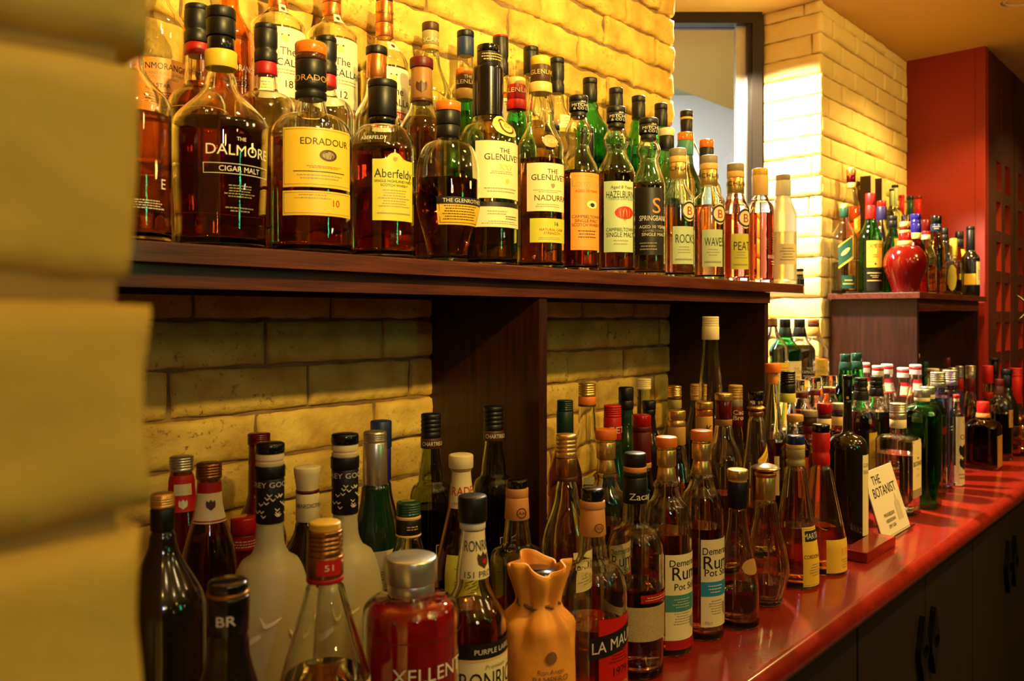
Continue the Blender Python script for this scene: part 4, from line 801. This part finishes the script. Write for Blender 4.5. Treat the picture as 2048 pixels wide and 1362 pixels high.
# leather pouch over a bottle
def pouch(cx, top, Y, w):
    k = Y/F; X = (cx-HX)/F*Y; px, py = cw(X, Y); H = EYE+(HY-top)*k-ZC; e = empty('pouch_wrapped_bottle', (px, py, ZC))
    tag(e, 'rum bottle wrapped in a tan leather drawstring pouch with gathered top and dark print', 'bottle')
    R = w*k/2; bm = bmesh.new(); prof = []
    zt = H*0.70
    def rr(z):
        if z < zt: return R*(0.95+0.07*math.sin(PI*min(1, z/zt)**0.8))
        if z < H*0.80: return R*(0.95-0.39*smooth((z-zt)/(H*0.10)))
        return R*(0.56+0.24*smooth((z-H*0.80)/(H*0.20)))
    def fn(th, z, r):
        g = smooth((z-H*0.52)/(H*0.3)); a = 0.13*g
        return r*(1+a*math.cos(7*th+0.8*math.sin(2*th))+0.4*a*math.sin(11*th+1)+0.02*math.sin(3*th+z*60)*(0.4+g))
    prof = [(rr(H*i/40), H*i/40) for i in range(41)]; prof[0] = (R*0.9, 0)
    lathe(bm, prof, 84, fn, closed=False); lathe(bm, [(max(0.003, r-0.0025), z) for r, z in prof[14:]], 84, fn, closed=False)
    rings = [v for v in bm.verts if abs(v.co.z-H) < 1e-6]
    n = 84; out, inn = rings[:n], rings[n:]
    for i in range(n): bm.faces.new((out[i], out[(i+1) % n], inn[(i+1) % n], inn[i]))
    for v in bm.verts:
        if v.co.z > H*0.8: v.co.z += 0.006*math.sin(3*math.atan2(v.co.x, v.co.y))*smooth((v.co.z/H-0.8)/0.2)
    bmesh.ops.recalc_face_normals(bm, faces=bm.faces)
    lm = noisy('leather', (0.72, 0.27, 0.025), (0.88, 0.38, 0.04), 35, 0.55, 0.4, 0.0012)
    pb = obj('pouch', bm, lm, e)
    bm = bmesh.new(); ring = [(R*0.56*math.sin(2*PI*i/40)*(1+0.05*math.sin(i*2.1)), -R*0.56*math.cos(2*PI*i/40)*(1+0.05*math.sin(i*2.1)), H*0.80+0.002*math.sin(i*0.9)) for i in range(41)]
    tube(bm, ring, 0.0016); obj('drawstring', bm, mat((0.16, 0.07, 0.03), 0.6), pb)
    bm = bmesh.new(); lathe(bm, [(0.012, H*0.62), (0.012, H*0.9), (0.0195, H*0.905), (0.0195, H*0.955), (0.018, H*0.965)], 32); obj('stopper', bm, cap_mat('black.g'), e)
    bm = bmesh.new(); lathe(bm, [(R*0.85, 0.004), (R*0.85, H*0.55), (R*0.4, H*0.66), (0.013, H*0.72), (0.013, H*0.8)], 32); obj('glass_body', bm, mat(CC['ink'], 0.2), e)
    thc = math.atan2(-px, py)
    for s, y, hs, c in (('#r', 1288, 24, 0), ('Ron Anejo', 1314, 9, 0), ('PAMPERO', 1329, 12, 0), ('Aniversario', 1352, 22, 0)):
        zc = EYE+(HY-y)*k-ZC; hs *= k; bmx = bmesh.new(); am = thc+math.radians(20)
        if s == '#r': tv = [(hs/2*math.cos(2*PI*q/20), hs/2*math.sin(2*PI*q/20)) for q in range(20)]; tp = [tuple(range(20))]
        else: tv, tp = text_mesh(s, hs)
        W_ = max(v[0] for v in tv)-min(v[0] for v in tv); f = min(1, R*1.8/W_)
        vv = [bmx.verts.new((v[0]*f, v[1], 0)) for v in tv]
        for p in tp:
            try: bmx.faces.new([vv[i] for i in p])
            except ValueError: pass
        q = -0.06
        while q < 0.06: bmesh.ops.bisect_plane(bmx, geom=bmx.verts[:]+bmx.edges[:]+bmx.faces[:], plane_co=(q, 0, 0), plane_no=(1, 0, 0)); q += 0.003
        for v in bmx.verts:
            th = am+v.co.x/R; z = zc+v.co.y; r = fn(th, z, rr(z))+0.0012; v.co = Vector((r*math.sin(th), -r*math.cos(th), z))
        obj('emblem' if s == '#r' else 'lettering', bmx, mat((0.20, 0.08, 0.03), 0.6), pb, False)
    REG.append((e, R*1.05))
pouch(1077, 1125, 0.86, 146)
# ================================================================ counter, middle
H2 = 'front bottles on the middle of the counter'
RUMC = lambda t: [(t+20, 43, 'orange', 'plain'), (t+26, 36, 'gold.m'), (t+58, 38, 'gold.m'), (t+86, 32, 'gold.m', '', 40)]
bt('broad clear rum bottle with tan capsule, red label and slanted black name strip', 1185, 975, 0.93, 138, [(1000, 46, 'black.g'), (1014, 50, 'leather'), (1068, 48, 'leather', '', 54)], (1190, 1108), 'r', 'clear', 1240, 'red', group=H2, n0=58, hero=True, closure='stopper',
   labs=[(None, 40, 1215, 1440, 'brightred', [('1979', 1318, 16, 'ink'), ('#rows', 1290, 24, 'maroon', 0, .6), ('MARTINIQUE', 1346, 9, 'gold')], {'c': -3}), (None, 56, 1238, 1280, 'ink', [('LA MAUNY', 1259, 22, 'gink')], {'c': -3, 'slant': 0.014, 'name': 'name_strip'}),
         (None, 30, 1040, 1066, None, [('#ring', 1050, 18, 'brown'), ('AA', 1050, 6, 'brown')], {'c': -25, 'over': 1})])
bt('rum bottle with black capsule and wide woven straw band', 1270, 905, 1.075, 114, [(932, 45, 'black'), (942, 46, 'copper'), (952, 48, 'black'), (1004, 48, 'black', '', 50)], (1105, 1040), 'r', 'clear', 1165, 'cola', group=H2, n0=50, hero=True, closure='stopper',
   labs=[(None, 178, 1196, 1262, 'weave', [], {'c': 0, 'name': 'woven_band'}), (None, 50, 1172, 1188, 'red', [('#rows', 1180, 9, 'gold')], {'c': 5}), (None, 70, 970, 996, None, [('Zacapa', 988, 13, 'gink')], {'c': -15, 'over': 1})])
bt('rum bottle with orange stopper, black and white label with dark green band', 1333, 873, 1.145, 100, RUMC(873), (1080, 975), 'r', 'clear', 1060, 'amber', group='rum bottles with orange stoppers', n0=50, bulge=0.10, hero=True, closure='stopper',
   labs=[(None, 52, 1096, 1262, 'paper', [('Demerara', 1112, 13, 'ink'), ('Rum', 1132, 26, 'ink'), ('Pot Still', 1158, 13, 'ink'), ('#rows', 1218, 30, 'greytan', -.2, .5), ('#crest', 1230, 26, 'greytan', .5)], {'c': -9}),
         (None, 52, 1174, 1206, 'teal', [('#rows', 1190, 20, 'mint', -.2, .5)], {'c': -9, 'name': 'label_band'}), (None, 52, 1262, 1280, 'red', [], {'c': -9, 'name': 'label_base'})])
bt('full dark rum bottle with orange stopper and white label with blue band', 1403, 860, 1.195, 88, RUMC(860), (1055, 955), 'r', 'clear', 1050, 'dark', group='rum bottles with orange stoppers', n0=46, bulge=0.10, hero=True, closure='stopper',
   labs=[(None, 48, 1068, 1238, 'paper', [('Demerara', 1090, 14, 'ink'), ('Rum', 1112, 26, 'ink'), ('Pot Still', 1132, 14, 'ink'), ('#rows', 1200, 30, 'greytan', -.1, .5), ('70cl', 1230, 7, 'greytan', -.6), ('#crest', 1205, 30, 'greytan', .7)], {'c': -14}),
         (None, 48, 1150, 1178, 'cyan', [('#rows', 1164, 18, 'paper', -.2, .5)], {'c': -14, 'name': 'label_band'})])
bt('rum bottle with orange stopper and label with red band, hindmost of the three alike', 1212, 858, 1.15, 94, RUMC(858), (1060, 955), 'r', 'clear', 1042, 'dark', group='rum bottles with orange stoppers', n0=46, bulge=0.10, hero=True, closure='stopper',
   labs=[(None, 48, 1078, 1250, 'paper', [('Demerara', 1090, 12, 'ink'), ('Rum', 1108, 24, 'ink'), ('Pot Still', 1128, 13, 'ink')], {'c': -14}), (None, 48, 1136, 1150, 'brightred', [], {'c': -14, 'name': 'label_band'})])
bt('clear bottle with gold screw cap, copper capsule and small cream neck card', 1133, 868, 1.05, 100, [(914, 42, 'gold.m', 'rings'), (952, 42, 'bronze.m'), (960, 43, 'brown')], (1090, 980), 's', 'clear', 1135, 'cola', group=H2, n0=46, hero=True,
   labs=[(None, 46, 1092, 1170, 'paper', [('BACARDI', 1116, 17, 'ink'), ('#rows', 1150, 20, 'greytan')], {'c': 10})])
bt('small pear-shaped brandy bottle with gold crown cap and black capsule', 1475, 938, 1.235, 84, [(957, 41, 'gold.m', 'ribs'), (962, 36, 'gold'), (1014, 39, 'black')], (1190, 1020), 's', 'clear', 1172, 'cola', group=H2, n0=38, hero=True, closure='stopper',
   labs=[(None, 40, 1110, 1140, 'tan', [], {'c': -10, 'oval': 1})])
bt('fluted glass cognac decanter with chrome mushroom stopper and gold collar', 1531, 926, 1.325, 88, [(944, 56, 'silver.m', 'ball'), (952, 42, 'copper.m'), (998, 38, 'gold.m')], (1140, 1005), 's', 'clear', 1158, 'cola', group=H2, n0=44, hero=True, closure='stopper', flute=14, cat='decanter', name='decanter', bt_=0.72)
bt('sloping clear cognac bottle with navy top, green-gold capsule and yellow label', 1591, 870, 1.42, 88, [(888, 35, 'navy.g'), (896, 36, 'gold'), (930, 36, 'olive', 'bead')], (1110, 940), 'l', 'clear', 1050, 'amber', group=H2, n0=42, hero=True,
   labs=[(None, 42, 1046, 1160, 'yellow', [('#line', 1063, 20, 'ink', 0, .8), ('CORDON BLEU', 1102, 7, 'ink'), ('#rows', 1128, 26, 'greytan', 0, .6), ('#frame', 1103, 108, 'olive', 0, .95)], {'c': -6}), (None, 42, 1052, 1074, None, [('MARTELL', 1063, 11, 'gink')], {'c': -6})])
bt('sloping clear brandy bottle with bright red capsule and black top', 1642, 848, 1.50, 96, [(864, 33, 'black.g'), (928, 34, 'brightred', 'bead')], (1080, 938), 'l', 'clear', 1045, 'amber', group=H2, n0=42, hero=True,
   labs=[(None, 50, 1068, 1132, 'yellow', [('1738', 1092, 14, 'copper', .2), ('#rows', 1115, 20, 'greytan', .2, .5)], {'c': -6})])
# second rows
H3 = 'rear bottles on the middle of the counter'
bt('bottle with tall dark green screw cap behind the gold-capped one', 1130, 800, 1.385, 70, [(822, 33, 'dgreen.g', 'rings'), (866, 34, 'dgreen')], (960, 880), 's', 'brown', None, group=H3, n0=36)
bt('tall clear bottle with gold screw cap and orange neck band by the brick wall', 1174, 766, 1.50, 70, [(792, 35, 'gold.m', 'rings'), (808, 35, 'orange'), (812, 36, 'brown')], (925, 850), 's', 'clear', 1000, 'water', group=H3, n0=36, hero=True, seg=40,
   labs=[(None, 60, 948, 962, 'paper', [], {'c': -5}), (None, 60, 962, 990, 'ink', [('CA', 975, 16, 'paper')], {'c': -5, 'name': 'label_panel'})])
bt('dark green bottle with bright red lettered capsule', 1225, 810, 1.38, 66, [(834, 35, 'brightred', 'rings'), (878, 36, 'brightred')], (980, 890), 's', 'dgreen', None, opaque='dgreen', group=H3, n0=38,
   labs=[(None, 60, 850, 868, None, [('GET', 858, 13, 'gink')], {'c': -25, 'over': 1})])
bt('dark green bottle with black cap standing close to the brick wall', 1252, 774, 1.60, 60, [(800, 30, 'black'), (818, 30, 'black')], (900, 840), 's', 'dgreen', None, opaque='dgreen', group=H3, n0=32)
bt('clear bottle with cream cap, in the corner beside the wooden upright', 1287, 757, 1.76, 58, [(778, 30, 'cream', 'rings')], (900, 820), 's', 'pale', None, group=H3, n0=26)
bt('bottle with long dark red capsule and domed red cap', 1283, 829, 1.45, 66, [(852, 38, 'red.g'), (862, 39, 'maroon'), (924, 38, 'maroon'), (934, 39, 'tan')], (1000, 940), 's', 'brown', None, group=H3, n0=40)
bt('dark bottle with flat black cap in the shade behind the dark red capsule', 1298, 801, 1.66, 56, [(818, 27, 'black'), (830, 26, 'black')], (900, 850), 's', 'dgreen', None, opaque='ink', group=H3, n0=28)
bt('bottle with tan and gold capsule standing between two orange stoppers', 1353, 820, 1.50, 70, [(852, 36, 'gold.m', 'bead'), (888, 36, 'tan')], (985, 900), 's', 'clear', 960, 'red', group=H3, n0=38, hero=True, seg=40)
bt('bottle with gold screw cap and green paper neck label near the upright', 1349, 771, 1.83, 56, [(794, 28, 'gold.m', 'rings'), (799, 27, 'brown'), (816, 28, 'olive')], (890, 830), 's', 'brown', None, opaque='ink', group=H3, n0=28)
bt('bottle with ribbed gold stopper and tan signed capsule', 1408, 803, 1.57, 66, [(818, 34, 'gold.m', 'ribs'), (832, 33, 'copper.m'), (882, 34, 'tan')], (985, 890), 's', 'clear', 950, 'amber', group=H3, n0=34, hero=True, seg=40, closure='stopper',
   labs=[(None, 60, 838, 870, None, [('K', 855, 14, 'ink')], {'c': -25})])
bt('bottle with pale tan screw cap in the shade of the wooden upright', 1393, 768, 1.90, 52, [(792, 25, 'tan', 'rings'), (800, 24, 'tan')], (880, 815), 's', 'brown', None, opaque='ink', group=H3, n0=26)
bt('very tall slim clear bottle with cream capsule, tallest on the counter', 1421, 633, 1.63, 66, [(653, 33, 'cream', 'rings'), (679, 34, 'cream')], (900, 790), 's', 'clear', 930, 'water', group=H3, n0=46, hero=True, seg=44)
bt('clear bottle with glossy red neck and ribbed gold cap', 1447, 786, 1.50, 72, [(800, 34, 'gold.m', 'ribs'), (838, 32, 'maroon.g'), (850, 34, 'bronze', '', 34)], (930, 860), 's', 'clear', 985, 'amber', group=H3, n0=36, hero=True, seg=44, closure='stopper')
bt('bottle with pale cap and dark red neck label, in front of the dark upright', 1471, 770, 1.75, 60, [(797, 28, 'tan', 'rings'), (812, 28, 'greytan'), (852, 29, 'maroon')], (930, 870), 's', 'clear', 920, 'water', group=H3, n0=30,
   labs=[(None, 60, 815, 845, None, [('Caca', 823, 9, 'gink'), ('Bron', 834, 9, 'gink')], {'c': -25})])
bt('tall square-shouldered clear bottle with gold neck and slanted yellow label', 1512, 782, 1.60, 62, [(800, 31, 'black.g'), (808, 27, 'glassy'), (822, 36, 'gold.m', 'ball'), (832, 30, 'bronze.m')], (1010, 842), 'l', 'clear', 1010, 'gold', group=H3, n0=32, hero=True, seg=40, sq=4.0,
   labs=[(None, 40, 900, 922, 'yellow', [('#rows', 911, 10, 'brown')], {'slant': 0.03, 'c': -15})])
bt('long-necked clear bottle with orange stopper and cream side label', 1546, 727, 1.72, 54, [(745, 31, 'orange'), (768, 19, 'copper')], (905, 850), 'r', 'clear', 882, 'dark', group=H3, n0=34, hero=True, seg=40, closure='stopper',
   labs=[(None, 60, 908, 985, 'cream', [('JWT', 930, 14, 'greytan')], {'c': 0})])
bt('clear bottle with black cap and yellow-green neck ring beside the alcove', 1575, 742, 1.84, 60, [(768, 30, 'black.g', 'rings'), (786, 30, 'black'), (804, 31, 'ygreen')], (890, 815), 's', 'clear', 900, 'straw', group=H3, n0=30, hero=True, seg=40)
# ================================================================ counter, far part
H4 = 'bottles on the far part of the counter'
bt('tall black wine bottle with long neck and cream label, on the far counter', 1695, 750, 1.70, 76, [(758, 20, 'black.g'), (800, 17, 'black.g')], (900, 860), 'r', 'clear', None, opaque='ink', group=H4, n0=19, hero=True,
   labs=[(None, 34, 905, 1063, 'paper', [('GRAPPA', 925, 8, 'greytan'), ('SASSICAIA', 938, 8, 'greytan'), ('#disc', 985, 26, 'greytan', .6)], {'c': 10}), (1686, 1704, 792, 797, 'gold', [], {'name': 'neck_ring'})])
bt('green bulb-necked bottle, left of the green pair behind the black wine bottle', 1691, 708, 2.32, 56, [(724, 20, 'green.g'), (740, 22, 'green', '', 26)], (800, 765), 's', 'green', None, group='pair of green bulb-necked bottles', n0=32)
bt('green bulb-necked bottle, right of the green pair behind the black wine bottle', 1713, 706, 2.38, 54, [(722, 20, 'green.g'), (738, 22, 'green', '', 26)], (798, 763), 's', 'green', None, group='pair of green bulb-necked bottles', n0=32)
bt('dark gin bottle with ringed black capsule and cream label, behind the leaning card', 1722, 755, 2.0, 58, [(762, 24, 'black'), (782, 25, 'black', 'bead'), (800, 27, 'black', '', 29)], (850, 806), 'r', 'clear', 822, 'dark', group='dark gin bottles with ringed black capsules', n0=31, hero=True, seg=40,
   labs=[(None, 48, 862, 942, 'yellow', [('#ring', 882, 14, 'ink', .1), ('#rows', 905, 16, 'greytan'), ('#disc', 928, 8, 'brown', .2)], {'c': 8})])
bt('dark gin bottle with ringed black capsule, the one nearer the silver-capped bottle', 1753, 752, 2.13, 54, [(762, 23, 'black'), (776, 24, 'black', 'bead'), (792, 26, 'black', '', 27)], (846, 798), 'r', 'clear', 822, 'dark', group='dark gin bottles with ringed black capsules', n0=29, hero=True, seg=40)
bt('square clear gin bottle with silver cap and pale printed label', 1796, 806, 1.93, 74, [(826, 31, 'silver.m', 'rings'), (838, 31, 'silver.m'), (855, 31, 'paper')], (880, 868), 'q', 'clear', 905, 'water', group=H4, n0=30, hero=True, sq=5.0,
   labs=[(None, 37, 876, 988, 'paper', [('THE', 912, 5, 'ink'), ('BOTANIST', 922, 9, 'ink'), ('#disc', 933, 3, 'ink'), ('#rows', 945, 6, 'greytan', 0, .5)], {'c': 0}), (None, 37, 972, 988, 'greytan', [], {'c': 0, 'name': 'label_base'})])
bt('square-shouldered bright green gin bottle with silver cap, front one of the pair', 1844, 778, 2.0, 66, [(794, 30, 'silver.m'), (802, 29, 'paper')], (832, 808), 'd', 'green', 815, 'green', group='pair of bright green gin bottles', n0=28, hero=True, sq=4.0, labs=[])
bt('square-shouldered bright green gin bottle with silver cap, rear one of the pair', 1855, 773, 2.125, 62, [(788, 28, 'silver.m'), (797, 27, 'paper')], (828, 802), 'd', 'green', 812, 'green', group='pair of bright green gin bottles', n0=27, hero=True, sq=4.0, labs=[(None, 40, 850, 866, 'maroon', [], {'c': 0, 'oval': 1, 'name': 'seal'})])
def bomb(desc, cx, top, Y, w):
    bt(desc, cx, top, Y, w, [(top+20, 28, 'silver.m', 'rings'), (top+30, 28, 'silver.m')], (top+52, top+38), 'q', 'blue', top+50, 'water', group='pair of pale blue gin bottles', n0=24, hero=True, sq=4.0,
       labs=[(None, 38, top+60, top+200, None, [('#rows', top+110, 12, 'gink', 0, .5), ('#oval', top+80, 18, 'navy')], {'c': 0}), (None, 36, top+185, top+218, 'paper', [('#rows', top+200, 20, 'navy')], {'c': -80})])
bomb('pale blue square gin bottle with silver screw cap, left of the pair', 1876, 744, 2.19, 50)
bomb('pale blue square gin bottle with silver screw cap, right of the pair', 1900, 740, 2.35, 48)
bt('slim clear bottle with red top and tall cream label with a vine drawing', 1913, 789, 2.245, 28, [(796, 12, 'brightred'), (803, 10, 'cream')], (835, 808), 's', 'clear', 820, 'water', group=H4, n0=11, hero=True, seg=32,
   labs=[(None, 70, 832, 968, 'paper', [('C', 842, 8, 'greytan'), ('OR', 872, 10, 'maroon'), ('#crest', 900, 24, 'ink'), ('#crest', 925, 22, 'ink'), ('#rows', 950, 14, 'greytan')], {'c': -10})])
bt('square brown liqueur bottle with bright red capsule and side label', 1966, 803, 2.50, 60, [(826, 22, 'brightred'), (834, 24, 'copper', '', 26)], (858, 838), 'q', 'amberg', 850, 'black', group=H4, n0=26, hero=True, sq=6.0, rot=0,
   labs=[(None, 34, 868, 930, 'tan', [('#frame', 899, 56, 'brown')], {'c': 0})])
bt('clear bottle with silver cap and dark red neck label lettered in white', 1941, 731, 2.75, 46, [(744, 19, 'silver.m', 'rings'), (757, 18, 'silver.m'), (783, 18, 'maroon')], (835, 790), 's', 'clear', 812, 'dark', group=H4, n0=20, hero=True, seg=32,
   labs=[(None, 60, 820, 842, 'navy', [('BOLS', 830, 10, 'gink')], {'c': 0})])
bt('bottle with silver cap and red neck label, behind the pale blue pair', 1919, 732, 2.95, 42, [(757, 15, 'silver.m', 'rings'), (783, 15, 'red')], (830, 790), 's', 'clear', 812, 'dark', group=H4, n0=16)
bt('bottle with bright red capsule and red neck band near the lattice door', 1975, 731, 2.80, 40, [(766, 20, 'brightred'), (784, 15, 'glassy'), (797, 20, 'red')], (840, 800), 's', 'clear', 835, 'dark', group=H4, n0=19)
bt('round-bellied dark liqueur bottle with maroon cap and upright cream label', 1999, 758, 2.65, 46, [(772, 17, 'maroon'), (790, 17, 'brown', '', 20)], (815, 795), 'd', 'clear', 825, 'black', group=H4, n0=20, hero=True, seg=32,
   labs=[(None, 34, 818, 852, 'tan', [('SO', 828, 6, 'brown'), ('CO', 840, 6, 'brown')], {'c': 0})])
bt('dark bottle with flared black stopper in front of the lattice door', 1989, 716, 2.97, 38, [(722, 17, 'black'), (750, 12, 'black', '', 14)], (800, 770), 's', 'dgreen', None, opaque='ink', group=H4, n0=16, closure='stopper')
bt('black bottle with wide black cap beside the round-bellied liqueur bottle', 2013, 738, 2.87, 42, [(750, 20, 'black'), (775, 19, 'black')], (820, 780), 's', 'dgreen', None, opaque='ink', group=H4, n0=21)
bt('pale bottle with long bright red capsule at the right edge', 2032, 736, 3.0, 44, [(752, 22, 'brightred', 'rings'), (806, 21, 'brightred')], (840, 815), 's', 'pale', 830, 'straw', group=H4, n0=22, hero=True, seg=32)
H5 = 'bottles with white and red striped screw caps'
WD = ['second from the left, over the ringed black capsules', 'third from the left', 'leftmost, beside the green pair', 'fourth from the left', 'fifth from the left', 'rightmost, above the bright green pair']
for (cx_, tp_, Y_), d_ in zip([(1756, 731, 2.42), (1774, 728, 2.50), (1728, 725, 2.62), (1806, 735, 2.55), (1831, 729, 2.446), (1866, 737, 2.66)], WD):
    bt('clear bottle with red-striped white cap, '+d_, cx_, tp_, Y_, 46, [(tp_+5, 22, 'white'), (tp_+10, 22, 'brightred'), (tp_+20, 22, 'white', 'rings')], (tp_+95, tp_+28), 'l', 'clear', tp_+85, 'water', group=H5, n0=19, hero=True, seg=28,
       labs=[(None, 75, tp_+30, tp_+56, 'cream', [('#line', tp_+33, 7, 'brightred', 0, 1), ('#ring', tp_+45, 10, 'greytan'), ('#line', tp_+55, 3, 'brightred', 0, 1)], {'c': -20, 'name': 'neck_label'})])
H6 = 'dim bottles at the back of the counter under the corner shelf'
bt('dim bottle with silver cap behind the pale blue pair, left one', 1889, 738, 2.76, 42, [(757, 18, 'silver.m')], (830, 790), 's', 'clear', None, group=H6, n0=17)
bt('dim bottle with silver cap behind the pale blue pair, right one', 1905, 735, 2.86, 40, [(755, 16, 'silver.m')], (825, 785), 's', 'clear', None, group=H6, n0=15)
bt('dim green bottle under the corner shelf', 1849, 723, 2.91, 38, [(735, 14, 'green'), (752, 13, 'green')], (800, 760), 's', 'green', None, group=H6, n0=15)
bt('dim bottle with slim tan cap in the dark opening under the corner shelf', 1836, 707, 3.12, 32, [(715, 7, 'tan'), (740, 6, 'black')], (790, 755), 's', 'dgreen', None, opaque='ink', group=H6, n0=9)
bt('dim bottle with red capsule in the dark opening under the corner shelf', 1894, 715, 3.10, 34, [(735, 13, 'maroon'), (742, 12, 'black')], (790, 755), 's', 'dgreen', None, opaque='ink', group=H6, n0=14)
# ================================================================ card, block, glass, boxes
e = empty('sign_card', (1.755, 0.575, ZC)); tag(e, 'small white leaning gin card with black lettering, in front of the black wine bottle', 'card')
e.rotation_euler = (math.radians(-17), 0, 0)
CW_, CH_ = 0.172, 0.140
boxo('card', (0, CW_, 0.0, 0.0012, 0.003, CH_), mat((0.80, 0.77, 0.66), 0.4), e)
boxo('holder', (-0.002, CW_+0.002, 0.0014, 0.0034, 0.0, CH_+0.001), glass((0.95, 0.97, 0.95), 0.0, 1.45), e)
boxo('holder_lip', (-0.002, CW_+0.002, -0.010, 0.0012, 0.0, 0.0028), glass((0.95, 0.97, 0.95), 0.0, 1.45), e)
for s, zc, hs, xo, n_ in (('THE', 0.118, 0.019, -0.030, 'lettering'), ('BOTANIST', 0.093, 0.020, 0.0, 'lettering'), ('PROGRESSIVE', 0.043, 0.0075, -0.012, 'small_lettering'), ('HEBRIDEAN', 0.031, 0.0075, -0.012, 'small_lettering'), ('DRY GIN', 0.019, 0.0075, -0.012, 'small_lettering')):
    tv, tp = text_mesh(s, hs); W_ = max(v[0] for v in tv)-min(v[0] for v in tv); f = min(1, CW_*0.9/W_)
    bm = bmesh.new(); vv = [bm.verts.new((CW_/2+xo+v[0]*f, -0.0005, zc+v[1])) for v in tv]
    for p in tp:
        try: bm.faces.new([vv[i] for i in p])
        except ValueError: pass
    obj(n_, bm, mat(CC['ink'], 0.5), e, False)
bm = bmesh.new()
P = [(0.120, 0.022), (0.150, 0.022), (0.150, 0.058), (0.139, 0.066), (0.137, 0.078), (0.133, 0.078), (0.131, 0.066), (0.120, 0.058)]
bm.faces.new([bm.verts.new((x, -0.0005, z)) for x, z in P]); obj('bottle_drawing', bm, mat((0.55, 0.52, 0.44), 0.5), e, False)
tag(boxo('wooden_block', (1.575, 1.735, 0.545, 0.59, ZC, ZC+0.020), REDTOP, None, 0.002), 'small reddish wooden block lying on the counter before the black wine bottle', 'block')
# snifter
e = empty('snifter_glass', cw((2045-HX)/F*2.72, 2.72)+(ZC,)); tag(e, 'balloon glass with amber drink at the right edge of the counter', 'glass')
bm = bmesh.new()
out = [(0.031, 0.0), (0.031, 0.002), (0.006, 0.006), (0.004, 0.018), (0.008, 0.026), (0.026, 0.038), (0.037, 0.056), (0.038, 0.070), (0.032, 0.090), (0.026, 0.104)]
inn = [(0.0248, 0.104), (0.0305, 0.090), (0.0365, 0.070), (0.0355, 0.056), (0.025, 0.040), (0.008, 0.029), (0.001, 0.028)]
lathe(bm, out+inn, 36); bmesh.ops.recalc_face_normals(bm, faces=bm.faces); obj('glass_bowl', bm, glass(CLEAR), e)
bm = bmesh.new(); lathe(bm, [(0.004, 0.0292), (0.0245, 0.0405), (0.033, 0.052), (0.034, 0.056)], 36); obj('drink', bm, glass((0.85, 0.40, 0.10), 0.0, 1.33), e)
# tall gift boxes behind the bottles on the corner shelf
for x0, w_, h_, d_ in [(3.02, 0.042, 0.315, 'tall dark brown upright gift box with cream front edge, left one on the corner shelf'), (3.135, 0.042, 0.32, 'tall dark brown upright gift box with cream front edge, right one on the corner shelf')]:
    zb = ZS+0.11; e = empty('gift_box', (x0, 1.032, zb)); tag(e, d_, 'box', 'upright gift boxes on the corner shelf')
    boxo('carton', (0, w_, 0.001, 0.038, 0, h_), mat((0.05, 0.018, 0.010), 0.6), e, 0.001)
    boxo('front_panel', (0, w_, 0, 0.0009, 0.0, h_), mat((0.80, 0.62, 0.24), 0.5), e)
# recessed ceiling lamps
for (x, y), d_ in zip([(3.15, 0.60), (1.45, 0.10)], ['round recessed ceiling lamp near the lattice door', 'round recessed ceiling lamp over the bar counter']):
    e = empty('ceiling_lamp', (x, y, ZCEIL)); tag(e, d_, 'lamp')
    bm = bmesh.new(); lathe(bm, [(0.055, -0.004), (0.055, -0.0002), (0.042, -0.0002), (0.042, -0.004)], 32, closed=False); bmesh.ops.recalc_face_normals(bm, faces=bm.faces)
    obj('trim_ring', bm, mat((0.7, 0.6, 0.4), 0.4), e)
